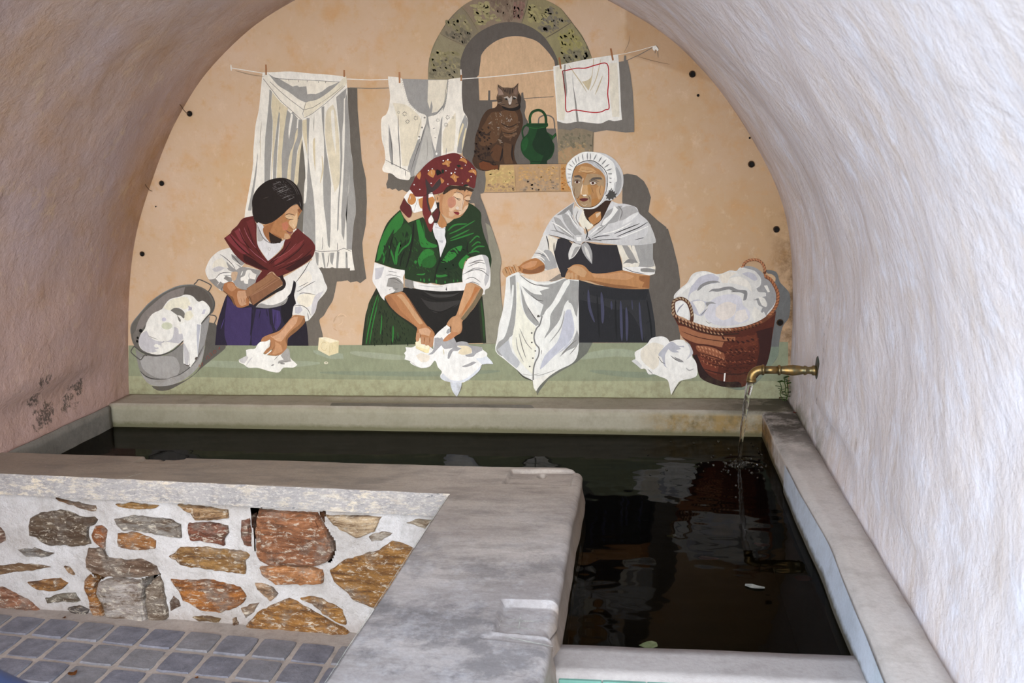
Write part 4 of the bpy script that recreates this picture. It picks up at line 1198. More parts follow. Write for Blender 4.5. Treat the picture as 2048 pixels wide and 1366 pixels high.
d 2A2622 4 16 590,580 625,660 680,720 740,742 820,730
s 9A9488 3 700,780 690,800 705,815 715,795 700,778
s 9A9488 3 700,830 690,870
Q shawl
f 5F2420 435,490 540,465 560,520 575,560 572,640 580,740 620,830 690,920 760,870 840,790 860,710 905,690 940,640 990,590 1060,650 1110,690 1150,735 1168,790 1140,880 1060,950 940,1020 850,1060 790,1080 740,1030 700,1040 650,1090 560,1150 580,1090 630,1020 520,970 450,940 350,850 245,690 310,640 325,610 380,560
f 7E3438 260,680 320,650 390,720 460,780 500,840 440,850 370,800 300,730
f 80363A 350,620 400,590 450,700 470,760 410,720
f 6E2C2A 470,520 540,490 560,600 560,720 520,640
f 3A1614 440,850 520,890 620,960 700,1010 620,1000 520,960 450,920
f 3A1614 860,1000 980,930 1120,850 1140,880 1050,950 930,1020
f 7A3230 760,900 880,830 1000,740 1060,700 1000,790 880,880 760,960
s 35120F 12 300,650 370,740 450,820 560,900
s 35120F 10 400,610 450,720 540,830 640,920
s 35120F 8 480,560 520,680 560,780 640,890
s 35120F 10 920,720 840,840 720,950
s 35120F 10 1060,740 980,830 840,930 740,980
s 35120F 10 1140,800 1040,890 900,960 780,1010
s 35120F 8 850,780 760,890 700,950
s A8606A 6 448,580 480,660 530,740 570,790
s A8606A 6 500,790 560,850 640,910 680,940
s B07078 4 395,585 408,620
s A0585A 5 980,740 900,820 820,870 740,910
s 96504C 5 1020,870 960,910 880,945
s 96504C 5 1050,840 1000,880
s 8A4440 5 860,940 760,980
f 2A1614 790,1080 840,1060 850,1100 870,1150 860,1170 830,1100
f 2E2622 540,480 600,520 580,540 570,530 555,510
Q face
f B27C50 640,560 700,530 790,490 860,430 920,370 990,345 1020,380 1040,400 1018,440 1000,470 990,490 985,530 975,580 960,605 940,600 945,620 925,645 920,660 915,690 880,702 840,690 800,670 740,640 700,700 690,640 660,600
f A06A42 640,590 680,560 760,520 720,600 700,690 715,725 690,710 650,650
f C79A72 870,400 930,370 985,350 1000,380 990,430 985,480 940,470 900,460 860,450
f D9B58C 860,460 910,450 960,470 985,430 990,500 980,560 950,600 920,570 900,540 910,510 950,500 930,500 890,500
f C0785A 830,540 880,520 900,560 880,610 840,610
f 8A5A3C 985,400 1015,390 1030,410 1010,440
f C9A07A 860,640 900,650 915,680 880,700 850,690
f 8E5A50 870,605 905,625 935,620 945,625 925,645 905,645 885,630
s 4A2822 4 868,607 905,630 940,625
s 241A14 6 860,462 900,443 965,458
s 241A14 6 870,485 910,500 950,497
s 241A14 4 990,488 1008,487
s A8937C 5 880,470 930,465 950,485
s E8CDA8 8 940,540 955,570 965,590
s 8A5A3C 4 905,580 925,592 950,604
s D9B58C 8 975,430 985,500 975,550
f 2E2118 700,625 760,665 830,700 815,738 720,738 705,690
Q hair
f 231A15 530,370 530,310 550,240 600,170 680,110 780,82 860,82 930,110 990,170 1030,260 1042,330 1040,415 1020,395 990,350 960,345 900,390 850,440 790,490 730,530 660,548 600,530 560,500 535,450
m 57504F 90 11 0.25 20 740,130 850,95 900,140 960,240 950,310 860,310 780,240 740,190
m 84807E 60 8 0.2 18 750,140 840,105 890,150 930,240 880,270 800,220
s 1C1512 8 840,90 890,130 940,200 975,290 960,340
s 231A15 7 760,140 850,130
s 231A15 7 750,175 870,150
s 231A15 7 780,210 890,170
s 231A15 7 790,240 910,200
s 231A15 7 830,270 930,230
s 231A15 7 850,300 940,270
s 8A8684 4 740,150 820,115
s 8A8684 4 760,200 880,160
s 8A8684 4 800,235 910,190
s 8A8684 4 830,290 930,250
s 8A8684 4 880,310 950,280
s 8A8684 4 780,225 860,190
s 6A6462 3 890,100 960,160 1010,250
s 6A6462 3 870,95 950,170 990,250
s 8A8684 4 1010,320 1025,370
s 4A4038 5 640,290 700,270
s 3A302A 4 600,530 700,535 800,480
T Z1
P painted_wash_tub|grey oval metal tub full of white laundry, painted at the far left
f 5F5B54 290,1265 400,1270 560,1240 700,1180 820,1060 880,820 900,570 960,580 1000,610 985,820 1093,820 1093,860 960,970 850,1060 740,1160 600,1250 480,1310 380,1320 320,1295
f 8C8984 115,860 200,920 320,940 450,930 600,830 760,700 830,590 930,500 910,640 880,760 870,860 850,960 800,1060 700,1160 560,1240 420,1270 300,1260 240,1220 180,1140 140,1020
f A8A5A1 330,940 450,940 560,960 600,1080 540,1180 400,1190 290,1150 200,1080 160,960 240,940
f 9A9895 830,600 920,520 905,640 870,800 800,920 800,700
f A5A29E 180,1130 260,1190 400,1200 560,1170 700,1080 800,980 865,850 850,960 800,1060 700,1160 560,1240 420,1268 300,1260 230,1215
s 2E2C2A 9 165,1100 230,1160 320,1190 470,1190
s 2E2C2A 6 460,1190 620,1130 760,1010 860,830
f 68645D 65,680 75,600 130,520 250,370 400,260 530,190 650,160 770,165 880,210 950,280 985,360 970,450 920,500 830,600 640,770 500,880 380,940 260,935 150,880 85,790
f 88807A 120,660 180,500 300,380 450,260 600,200 720,180 700,250 560,300 430,420 330,470 230,590 150,700
f 5E5750 660,185 780,180 880,230 940,310 960,400 930,470 900,400 800,330 720,270 640,270
f 77716A 90,700 150,640 160,740 150,800 110,780
f EFECE2 150,800 170,710 220,640 240,570 300,480 400,430 430,390 490,320 600,290 660,268 740,285 800,345 850,335 900,370 935,430 910,500 860,560 800,600 700,700 600,800 480,890 350,925 200,880
f C9C6C8 150,790 180,700 250,655 265,720 340,770 450,780 520,740 540,620 580,640 590,700 640,690 640,750 560,820 480,810 420,770 380,870 300,900 200,880
f F0EDE4 400,800 440,785 490,810 550,810 540,840 450,890 390,900 330,870 400,850
e EFECE2 345,828 26,20
e EFECE2 380,840 14,22
f EFE9D2 420,410 500,330 600,300 680,300 720,370 660,430 600,410 540,420 480,440
f F2EFE6 230,640 250,570 310,480 420,440 500,450 570,520 600,620 560,610 530,640 520,740 450,780 430,720 380,770 310,750 260,700
e D0CBD6 428,540 24,22
e D6D8BE 460,610 60,40
s 6A665E 5 255,720 360,760
f 7A766E 500,440 540,415 600,420 650,460 655,510 640,530 610,500 570,490
f 7A766E 570,490 610,540 610,565 590,555
f B9B2BE 690,390 735,410 730,440 690,440 700,420
f EDE7CF 660,470 720,440 750,500 700,550 650,540
f F3F1EA 760,390 830,350 900,380 920,430 880,490 820,560 760,540
f CFCCD4 860,430 885,430 870,480 840,480
s BFBCC6 14 690,600 780,600 820,560
l 4E4C49 11 100,830 190,895 320,935 420,925 540,870 640,775
l 4E4C49 12 825,600 880,530 950,450 980,370 960,300 920,240
s 7F8688 8 65,700 70,600 160,480 280,350 420,250 560,185 700,160 780,165
l 5A5651 12 755,158 785,130 800,108 835,110 935,160 940,190 910,240
l 5A5651 12 930,490 985,500 1000,530 975,590
l 5A5651 12 105,830 75,870 75,905 160,975 185,970 215,930 245,935
f F1EFE8 600,600 650,570 760,540 820,560 835,600 800,900 795,950 740,1030 715,1062 690,1035 640,1020 640,770 630,700
f C9C6C6 640,790 655,1010 690,1035 700,900
s B5B0AC 5 705,900 705,1040
s B5B0AC 5 745,800 740,950
s A8A4A0 5 770,600 780,800 765,900
f BFC0C8 790,590 830,600 815,720 800,900 795,950 780,900 785,700
f F1EFE8 740,620 780,600 790,800 795,940 760,980 720,1060 710,980 720,700
s 5A5048 8 645,1025 690,1045 712,1030
e 5A5048 780,965 12,18 40
l 8F3A30 5 888,955 895,978
l 8F3A30 5 893,947 912,932 912,966 937,950
l 8F3A30 5 922,918 942,905 943,936 963,922
l 8F3A30 5 965,895 978,876 998,884 992,905 972,910 965,895
l 8F3A30 5 1030,843 1035,868
l 8F3A30 5 1015,865 1030,862 1040,840
l 8F3A30 5 812,1035 832,1042 826,1060 810,1055 812,1035
l 8F3A30 5 833,1025 852,1008 850,1045
T ZB
P painted_kerchief_woman|washerwoman in a green jacket, painted in the middle
f 6E675F 1050,20 1110,-20 1150,80 1200,230 1235,330 1290,520 1280,640 1290,850 1300,960 1285,1100 1260,1265 1130,1265 1100,800 1150,600 1120,300
f 8F8A78 1150,200 1200,240 1245,370 1290,520 1275,640 1285,850 1305,970 1275,1130 1250,1262 1150,1262 1120,850 1150,700 1180,400
Q skirt
g 262A1C 190,775 300,780 700,780 1000,760 1100,830 1125,850 1145,1050 1158,1258 62,1280 75,1150 95,1010 130,890
f 1E1B17 440,770 700,800 1000,790 1080,880 1100,1050 1120,1255 540,1270 540,1120 420,1030 300,930 280,880 400,820
f 2E3A22 110,960 160,850 230,850 270,900 330,980 420,1050 540,1150 530,1270 90,1275
f 35322F 580,860 640,890 760,900 940,880 900,930 820,960 760,980 700,990 630,930
f 3D3B38 600,800 700,830 860,830 930,810 850,850 700,855
s 15120F 10 580,830 720,880 880,870
s 15120F 9 650,960 760,985 900,920
m 1A2214 90 20 0.3 85 150,900 420,1050 530,1200 500,1270 90,1270
s 2F7A32 11 205,830 165,950 120,1150 100,1270
s 2F7A32 9 215,850 180,1000 150,1140 130,1270
s 2F7A32 10 238,1010 235,1100 225,1185
s 2F7A32 14 338,1105 338,1180 332,1255
s 2A5A2A 8 380,1160 380,1225
s 2A5A2A 7 205,880 190,990
s 2C4A24 18 1110,880 1130,1050 1140,1240
s 2A5A2A 6 130,1000 110,1100
Q apron_waistband
f 8B8781 440,700 500,700 540,760 500,780 440,760
f E9E5DF 515,712 560,725 640,740 665,710 680,740 760,750 830,735 950,725 975,780 960,795 880,800 760,805 640,795 560,785 525,770
s B8B4B0 6 560,750 700,765 780,760
g 2A2622 800,790 808,762 812,800
Q jacket
f 22351B 400,85 430,150 470,200 600,150 680,260 760,200 810,210 880,160 1000,25 1050,50 1110,110 1115,200 1140,310 1180,420 1205,520 1195,600 1120,480 980,520 950,600 950,720 830,735 760,745 680,730 640,735 560,720 510,710 440,690 440,620 340,600 175,545 200,430 220,360 270,230 320,160
f 2F7630 330,170 400,100 430,170 400,250 340,300 350,250 300,330 260,420 220,520 190,540 215,400 260,280
f 25491F 350,300 450,200 500,250 490,330 420,380 380,420 330,400
f 2D7A30 540,180 570,170 600,260 640,360 740,400 700,420 620,420 580,400 560,300
f 2D7A30 575,590 555,540 570,490 610,440 660,430 700,460 690,490 640,500 600,540
f 256026 600,590 590,540 640,500 700,480 720,540 680,595
f 2F7F32 750,555 790,500 830,440 890,410 950,400 940,440 880,510 820,550
f 183016 720,560 840,360 980,330 1000,430 950,520 900,600 720,640
f 2F7F32 760,550 800,490 840,440 900,410 948,400 935,445 870,515 810,550
m 1A2A16 70 22 0.35 80 250,420 480,250 500,560 250,560
m 1A2A16 80 22 0.35 40 760,500 960,380 1000,560 900,690 740,680
m 27591F 60 14 0.3 60 480,300 740,440 700,640 480,620
s 2F7A32 26 400,370 370,460 365,570
s 2F7A32 14 500,300 480,380 420,430 380,490
s 2F7A32 16 300,400 330,480 355,570
s 2F7A32 14 230,430 260,500 250,560
s 246026 12 280,440 240,540
s 15180F 16 520,200 510,340 480,500 450,600
s 15180F 12 340,320 320,380 300,520
s 15180F 12 440,440 410,520 400,590
s 15180F 14 690,290 745,440 752,520 720,620 700,720
s 15180F 10 810,280 800,360 810,420
s 15180F 12 1000,360 990,440 1030,500
s 2F7A32 15 820,270 880,220 990,210
s 2F7A32 12 830,300 920,260 1060,180
s 2F7A32 13 840,340 930,300 1010,260
s 2F7A32 13 840,360 960,320 1050,290
s 2F7A32 12 1010,380 1070,320 1100,330
s 2F7A32 12 1030,410 1080,370 1110,380
s 2F7A32 14 1020,460 1080,410 1145,410
s 2F7A32 13 1000,470 1060,450 1100,460
f 2F7F32 985,480 940,520 915,560 930,600 955,605 970,540 1010,500
s 2F7A32 13 545,655 600,655 620,645
f 2F7A32 715,655 760,660 800,655 820,668 760,680 720,678
e 2F7A32 537,545 12,14
s 2F7A32 16 610,690 612,725
s 2F7A32 12 580,690 582,715
s 2F7A32 14 718,700 720,735
s 2F7A32 12 795,710 797,735
s 2F7A32 10 655,690 657,715
s 2A6A2C 10 905,700 907,722
s 2A6A2C 10 870,700 872,725
s 256026 10 600,200 620,330
Q blouse
f E6E3E2 700,205 740,235 800,240 790,300 805,370 780,440 755,505 745,440 735,380 705,310 690,260
f C6C4C8 740,290 780,330 775,380 740,360
Q sleeve
f ECE8E2 175,550 240,570 330,600 440,618 440,650 425,680 430,730 420,760 425,800 340,815 270,845 262,885 230,850 200,790 170,740 155,700 165,620
f C7C4C6 180,600 260,590 230,680 180,700
f 9A9690 300,690 370,680 425,735 425,800 350,815 300,790 340,770 280,760 290,720
f ECE8E2 350,620 440,620 425,680 370,670
f ECE8E2 300,800 330,775 360,790 340,812 300,820
s 2A2622 4 295,625 330,630 370,640
s 2A2622 4 275,662 330,660 410,680
s 2A2622 4 290,690 360,695 420,740
s 2A2622 4 340,790 385,780
s 7A766F 5 340,720 400,735
Q sleeve
f EEEAE4 1000,520 1060,495 1120,480 1170,500 1185,560 1195,640 1190,760 1150,790 1145,830 1120,835 1130,790 1090,750 1040,730 1000,740 970,770 950,720 948,660 965,580
f BDBAB8 1120,480 1170,500 1190,600 1180,700 1150,760 1140,700 1160,600
s 2A2622 6 1030,550 1090,530 1135,532
s 2A2622 5 995,590 1060,560 1100,550
s 2A2622 6 950,655 1050,615 1120,622 1180,670
s 2A2622 5 975,700 1040,680 1110,725
s 8A8680 7 985,740 1040,722 1100,745
s 8A8680 8 1000,560 1080,545 1150,560
s 8A8680 8 980,640 1060,600 1150,610
T ZC
Q forearm
f B27C52 285,185 330,160 400,150 480,130 530,170 580,250 640,350 700,440 760,510 800,540 850,600 845,660 820,760 790,770 740,745 700,730 640,690 645,600 650,540 560,470 440,390 340,290
f C59A72 420,170 480,160 540,230 600,320 660,400 720,490 680,500 620,430 560,340 480,230
f A26E48 290,200 330,170 400,240 460,340 560,440 640,530 560,470 440,390 340,290
s 6F4A30 7 480,130 560,210 650,350 760,510 840,590
f CFA380 670,560 760,540 810,580 790,640 730,620 680,620
f C39570 645,600 690,600 680,680 655,700 642,690
f B98A66 700,640 730,650 725,720 705,730 692,700
f B98A66 750,650 790,650 785,730 750,748 740,720
f B98A66 805,650 845,650 830,750 800,762 790,740
s 6F4A30 6 690,610 690,660
s 6F4A30 6 740,650 735,700
s 6F4A30 6 800,650 795,720
s 6F4A30 5 650,600 645,690
Q forearm
f B98A62 1210,40 1280,30 1340,60 1400,100 1400,150 1350,240 1290,330 1200,430 1165,480 1165,560 1150,600 1100,630 1060,660 1000,690 955,698 950,680 980,640 1030,600 1040,570 1035,520 1020,545 985,545 990,500 1020,450 1060,415 1095,400 1130,310 1170,180
f C99A70 1215,50 1280,40 1310,80 1290,150 1240,240 1180,340 1130,400 1130,310 1170,180
f B87848 1310,70 1370,90 1300,180 1250,280 1200,350 1150,420 1200,300 1270,180
f 7A6A50 1380,90 1405,110 1390,170 1330,270 1270,350 1190,450 1150,440 1210,360 1290,250 1340,160
f C4946C 1080,420 1140,420 1150,500 1140,580 1080,600 1050,560 1050,480
s 6F4A30 5 1035,500 1038,560 1000,640
s 6F4A30 5 1110,590 1060,630 1000,670
s 6F4A30 5 985,545 1010,545 1035,515
s 7A5236 5 1165,480 1165,560 1140,610
T ZC
P painted_soaped_cloth|white cloth being soaped on the counter by the woman in green
f F0EEE9 520,760 590,765 640,740 640,720 770,740 840,790 850,640 990,510 1030,545 1030,590 1075,660 1100,710 1160,695 1230,710 1250,740 1380,760 1400,790 1450,830 1450,870 1500,920 1520,955 1440,950 1395,960 1370,1020 1300,1090 1200,1155 1160,1165 1150,1230 1105,1330 1060,1270 1035,1200 1030,1160 940,1130 915,1090 935,1040 890,990 870,930 850,915 800,980 760,995 700,1000 620,970 575,940 570,920 510,900 520,860 505,830 530,800
f D9DCE2 940,1130 915,1090 950,1060 1030,1130 1160,1140 1290,1060 1390,960 1370,1020 1300,1090 1200,1155 1030,1160
f D4D8DF 1030,1162 1160,1165 1150,1230 1105,1330 1060,1270 1035,1200
f DDE0E4 1320,890 1400,880 1440,860 1500,920 1518,955 1440,950 1395,960
f A4A2A2 850,660 930,640 960,690 1040,640 1075,660 1100,710 1160,695 1230,710 1250,740 1380,760 1395,800 1330,830 1290,870 1220,870 1200,850 1280,830 1270,780 1230,750 1150,745 1110,745 1110,760 1160,775 1110,805 1060,810 1020,890 1000,890 1010,820 1060,770 1000,780 960,780 930,740 880,790 830,840 780,845 840,790
f EFEDE6 870,630 990,510 1010,540 985,600 930,650 905,660
f A4A2A2 1000,560 1030,545 1030,590 1000,610 985,600
f A4A2A2 1160,980 1240,950 1290,925 1330,935 1270,970 1200,990
f E4D5B6 1110,745 1150,745 1230,750 1275,790 1270,830 1180,850 1120,830 1140,790 1160,775
s D8D0B8 14 950,780 960,850
f E9DFCF 640,860 700,830 800,860 780,920 700,930
l B9B6B4 4 570,920 640,975 700,1000 760,995 800,980
s 77736C 5 1200,1155 1300,1090 1370,1020 1395,960 1520,958
s 77736C 5 1165,1170 1150,1240 1108,1325
g EFE0AE 632,705 640,770 760,830 785,825 800,760 700,730 690,650 660,690
g F3EBCB 640,700 690,655 700,730 740,745 745,690 790,750 795,760 770,790 640,750
s D8C080 5 635,770 760,830
f B98A66 700,640 730,650 728,715 708,730 694,700
f B98A66 750,650 790,650 783,730 752,746 742,720
f B98A66 808,650 845,650 832,750 800,762 792,740
f C08E68 645,600 690,600 678,680 656,700 642,690
f B98058 950,680 985,640 1035,600 1100,590 1120,610 1060,660 1000,690 955,698
T ZA
P painted_kerchief_head|head of the middle washerwoman in a leaf patterned red kerchief
Q neck
f B57E50 720,700 720,960 720,1050 690,1130 740,1190 790,1180 820,1140 780,1050 740,980
f 2A2018 700,700 730,900 720,1000 680,1120 640,1160 640,1000
Q face
f C7966C 720,715 780,690 850,650 960,610 1060,620 1190,680 1150,770 1130,820 1130,870 1100,930 1060,990 1000,1040 920,1060 840,1050 770,1010 720,950 712,850
f B88258 720,715 790,690 760,780 750,900 770,990 720,950 712,850
f DDBB9A 960,680 1020,690 1060,740 1050,820 1040,900 1050,940 1080,880 1130,860 1110,920 1050,985 1000,1010 990,950 930,930 880,960 850,930 880,850 930,800 900,740
f C3876C 850,760 920,740 950,800 940,870 880,910 840,880 830,810
f D2AC8C 850,960 920,940 940,990 900,1030 850,1020
f E3C8AA 1050,780 1075,790 1050,880 1035,940 1020,900
f E8D4C2 945,895 975,880 995,900 985,930 960,925
f E0C09C 920,700 980,700 1020,730 1015,770 970,760 930,740
f D5B594 1075,770 1110,740 1150,740 1160,790 1110,790
s 241A16 8 915,735 960,765 1020,775
s 241A16 9 960,765 990,790 1020,785
s 241A16 8 1070,785 1110,800 1155,800
s 241A16 7 1090,795 1120,815 1150,805
s 3A2418 7 915,690 960,675 1020,690 1055,725
s 3A2418 7 1070,755 1110,725 1170,720
s 6A3A30 5 1060,700 1055,800 1035,920
s 7A4A36 5 940,925 990,940 1030,940
f 8A2A30 915,965 950,960 985,965 1005,980 985,1005 950,995
s 4A1418 4 905,950 940,968 1003,978
s 7A5238 5 990,1025 1060,985 1120,900
f C7966C 660,740 700,720 720,740 715,820 680,828 662,800
s 241A16 10 690,745 690,790
s F0E8E0 5 665,800 700,825
s 3A2A1E 6 780,700 850,660 940,620
s 3A2A1E 5 980,620 960,665
s 3A2A1E 5 1020,610 990,660
s 3A2A1E 5 1060,610 1030,665
s 3A2A1E 6 1110,620 1070,680
s 3A2A1E 6 1160,630 1110,680
f 3A2A1C 760,700 830,590 960,590 1060,590 1180,630 1210,650 1170,670 1100,640 1080,670 1060,650 1010,650 960,630 880,640 830,680 780,710
s D8B890 4 990,640 960,680
s 6F4A30 5 1040,630 1000,675
s 6F4A30 5 1100,640 1060,690
Q head_scarf
f 6A2826 900,115 980,125 1040,165 1110,210 1180,270 1235,350 1250,410 1240,500 1225,600 1205,625 1130,590 1060,595 950,580 870,580 820,600 760,680 650,710 480,740 350,735 310,680 290,620 340,520 370,450 440,370 520,280 640,190 760,150
f EFEBE4 205,755 240,700 290,640 330,690 360,740 480,740 470,945 400,965 345,972 310,930 290,870 250,830
f C0834A 265,770 290,700 330,700 375,760 370,820 320,860 270,840 255,800
f C0834A 410,780 480,750 480,920 440,900 420,840
s EFEBE4 5 300,730 290,790
s 3A3430 4 415,750 380,850 345,960
f 5E2422 205,760 240,830 290,870 320,960 300,1030 265,1042 200,980 145,910 170,840
s 1A2A18 8 205,755 250,830 300,880 330,970
f EFEBE4 550,700 610,675 640,760 680,900 620,960 600,970 570,880 550,800
f C0834A 555,760 620,740 650,790 640,830 610,900 590,930 560,850
f 702A28 520,490 600,590 620,610 740,440 770,430 700,560 830,540 850,590 700,690 640,710 620,680 560,690 560,850 600,1000 560,1060 560,1120 590,1135 680,900 700,960 640,1100 600,1250 560,1220 500,1060 470,950 480,740 520,620
f EFEBE4 597,1003 632,1080 600,1130 570,1125 555,1070
f 5A2422 640,960 680,905 705,930 700,1050 660,1100 630,1040 610,1000
s 1E3A22 9 600,1000 640,950 680,905
s 1E3A22 9 600,1005 635,1060 640,1100
f 3E3230 515,480 560,540 600,610 720,480 740,540 700,610 620,670 550,710 555,800 580,900 590,960 560,930 530,800 530,640 515,560
s 8A3A36 8 780,440 690,500 610,610
f C0834A 750,265 790,245 800,225 830,220 890,245 860,270 865,305 835,318 810,285 765,285
f C0834A 1000,215 1040,185 1080,200 1110,240 1105,270 1060,240 1000,225
f C0834A 545,410 575,370 620,350 655,370 650,420 625,470 590,455 555,430
f C0834A 865,460 900,430 920,400 950,435 1000,460 960,480 965,520 940,537 910,490
f C0834A 1130,380 1180,350 1230,360 1245,400 1240,440 1200,400 1150,395
f C0834A 385,435 440,380 450,430 430,497 400,470
f C0834A 1100,520 1130,480 1150,510 1125,540
f C0834A 730,465 780,505 775,535 745,555 735,520
e C0834A 1035,335 18,12
f 120D0A 675,350 720,365 750,410 680,440 665,390
f 1A2A1C 745,350 785,355 775,410 750,400
f 1A2A1C 960,290 1000,285 1030,305 985,325
f 1A2A1C 1055,580 1090,565 1130,570 1120,590 1070,595
s E8D8C0 4 600,370 610,430
s E8D8C0 4 935,440 930,480
s E8D8C0 4 820,250 830,290
s E8D8C0 4 1190,370 1220,400
e FFFFFF 770,225 10,10
e FFFFFF 836,212 9,10
e FFFFFF 1028,178 8,9
e FFFFFF 612,342 8,9
e FFFFFF 557,367 9,9
e FFFFFF 886,405 11,11
e FFFFFF 936,394 9,10
e FFFFFF 808,370 7,7
e FFFFFF 949,346 7,7
e FFFFFF 1180,338 8,8
e FFFFFF 1171,455 7,7
e FFFFFF 595,550 8,9
e FFFFFF 351,571 8,9
e FFFFFF 433,638 8,8
e FFFFFF 836,561 8,8
e FFFFFF 1043,548 7,6
e FFFFFF 1086,290 6,6
s 3A1614 8 480,740 560,700 640,700
s 3A1614 6 870,585 820,610 770,680
Q blouse_collar
f E4E1E0 640,1120 690,1130 720,1185 790,1190 800,1240 790,1310 800,1366 680,1366 640,1290 620,1200
d 2A2622 4 14 660,1180 720,1195 790,1200
e 2A2622 672,1137 6,6
T ZD
P painted_bonnet_woman|old washerwoman in a white bonnet and shawl, painted at the right
g 655E56 905,340 950,328 1040,345 1110,400 1150,470 1180,560 1155,700 1240,780 1330,850 1350,950 1400,1070 1430,1200 1450,1330 1450,1720 1420,1980 1150,1980 1000,1300 900,600
T ZE
g 655E56 1310,-10 1430,-10 1470,120 1510,280 1527,400 1527,470 1480,520 1475,600 1480,700 1527,740 1527,905 1280,905 1270,400
g 6E6F66 715,905 825,905 780,990 700,1060 560,1140 470,1200 400,1290 380,1330 370,1290 340,1210 260,1180 210,1120 400,1000
Q dress
f 2E2B2E 525,80 600,60 660,110 720,130 760,95 860,115 1020,120 1045,210 1065,300 1060,360 900,420 740,400 600,380 575,380 545,290 520,200
g 2F2F31 710,400 850,440 1050,470 1275,475 1300,590 1325,740 1335,905 715,905
f 232326 720,560 900,600 1000,640 1100,640 1180,740 1250,900 720,900
f 262629 800,450 1050,475 1275,480 1250,560 1000,560 800,520
m 26262A 120 16 0.2 88 720,480 1270,500 1320,890 730,890
s 45455A 22 790,480 800,620 840,740
s 45455A 26 895,500 905,640 905,750
s 3E3E52 16 975,570 978,640
s 45455A 22 1050,570 1055,740 1060,890
s 45455A 22 1095,620 1100,740 1100,890
s 45455A 18 1200,580 1210,740 1225,890
s 3E3E50 12 1140,560 1145,640
s 1A1A1C 16 860,520 870,700 880,860
s 1A1A1C 16 1010,560 1010,700 1020,880
s 1A1A1C 14 1260,560 1290,740 1300,880
Q blouse
f DDD9D2 425,45 470,40 545,70 525,150 520,210 545,290 555,340 480,420 380,430 290,400 240,350 440,330 430,270 380,235 330,230 350,200 390,130
f EDE3CF 470,45 540,80 520,160 515,240 480,200 465,120
s 22201F 8 450,45 465,90 475,165
s 22201F 8 515,100 515,160 525,210
f A9A8A6 440,160 490,170 530,250 540,320 480,330 430,300 440,270 400,220
s 3A3836 5 355,185 400,190 450,215
s F0ECE4 10 340,225 400,215 440,245
s F0ECE4 10 380,150 440,190 480,250
f E0C8AE 250,360 430,330 545,300 570,350 520,380 470,410 340,410
f 8F857A 470,410 560,350 580,385 520,410
Q sleeve
f EAE2D0 1020,115 1080,115 1140,120 1300,110 1310,230 1330,300 1320,355 1250,368 1140,345 1065,320 1060,240 1040,190
f A5A39F 1130,120 1310,110 1310,230 1325,290 1270,300 1190,295 1200,260 1150,180
f 9E9B96 1060,120 1100,120 1150,190 1200,260 1160,260 1110,220
f EDE6D8 1140,125 1160,125 1205,265 1190,270 1150,190
f 8F8C88 1070,270 1110,235 1160,240 1190,262 1140,270
e EDE6D8 1105,278 36,14
e EDE6D8 1168,276 22,13
f EDEAE4 1070,300 1200,295 1310,310 1325,350 1250,366 1140,345 1070,322
f 8E8B86 1210,310 1260,305 1330,318 1320,340 1220,335
s 2A2622 5 1070,298 1150,335 1240,352
Q forearm
f B17848 120,300 150,295 230,290 270,260 340,230 380,228 430,265 440,300 420,335 340,355 270,350 240,330 200,350 150,375 120,370 100,330
f 8A5A38 270,310 340,320 400,290 435,280 440,310 400,340 320,350 260,340
f C89268 250,290 330,250 380,250 360,290 280,310
f BE9468 100,320 120,300 145,320 160,360 140,375 120,370
f C69C72 145,290 165,285 185,330 195,350 170,358 155,330
f C69C72 185,280 210,275 230,310 232,340 205,345 190,310
s 5E3E26 5 120,305 140,355
s 5E3E26 5 150,290 180,350
s 5E3E26 5 190,280 215,340
s 5E3E26 5 235,295 250,325
f B98556 600,385 620,330 660,285 710,275 760,290 820,345 940,345 1060,325 1160,345 1285,365 1280,470 1200,475 1060,470 920,450 800,410 740,405 700,400 640,395
f 98653E 1200,370 1285,368 1280,468 1220,460 1240,420 1200,400
f 94653F 740,400 850,410 980,435 1120,450 1200,465 1060,470 920,450 800,412
f C8966A 820,350 940,355 1060,340 1160,370 1100,400 950,390 840,380
f C69C72 620,310 680,285 740,300 780,340 760,380 720,370 660,330
s 5E3E26 5 640,330 625,370 615,385
s 5E3E26 5 665,340 650,380
s 5E3E26 5 690,350 685,395
s 5E3E26 5 715,360 715,400
P painted_wrung_shirt|white buttoned shirt held up by the old washerwoman
T ZE
f E9E8E2 140,375 200,345 235,340 260,375 340,400 420,425 520,410 600,385 640,395 715,400 712,560 715,860 705,1000 660,1070 560,1120 470,1180 400,1250 370,1295 350,1260 345,1210 270,1170 215,1120 120,1040 45,970 60,860 75,750 105,640 125,470 130,400
f A09F9B 160,380 205,360 212,560 205,700 190,830 150,880 170,1000 90,1010 50,960 70,900 110,870 140,800 175,640 165,480
f BDBEC0 60,960 150,880 180,980 240,1060 215,1110 130,1040
f E9E8E2 180,440 192,440 190,520 175,640 160,690 165,600
f A09F9B 240,420 330,420 440,440 520,425 600,390 630,400 570,490 520,560 440,670 400,700 430,600 330,530 280,480
f ECEBE4 225,400 300,400 400,440 480,465 400,490 420,520 350,510 290,470 250,440
f E9E8E2 260,375 340,405 430,430 520,415 500,425 400,435 300,410
s 4E4A46 6 240,360 340,430 460,455
s 4E4A46 5 330,520 380,560 430,570
f A09F9B 245,450 285,560 340,640 380,700 395,760 370,770 300,700 265,610
f F0EEE6 260,450 300,520 350,580 390,650 400,740 370,720 320,640 280,560
s 4E4A46 6 305,620 350,690 390,740
f ECE9D8 215,420 235,430 245,560 270,650 320,730 375,790 350,850 370,920 360,1020 345,1160 280,1100 220,1020 180,930 185,830 205,720 215,560
s 6A6660 6 235,830 260,940 290,1030
s 6A6660 5 240,790 290,900 340,960
s A8A69E 8 210,860 225,960 270,1060
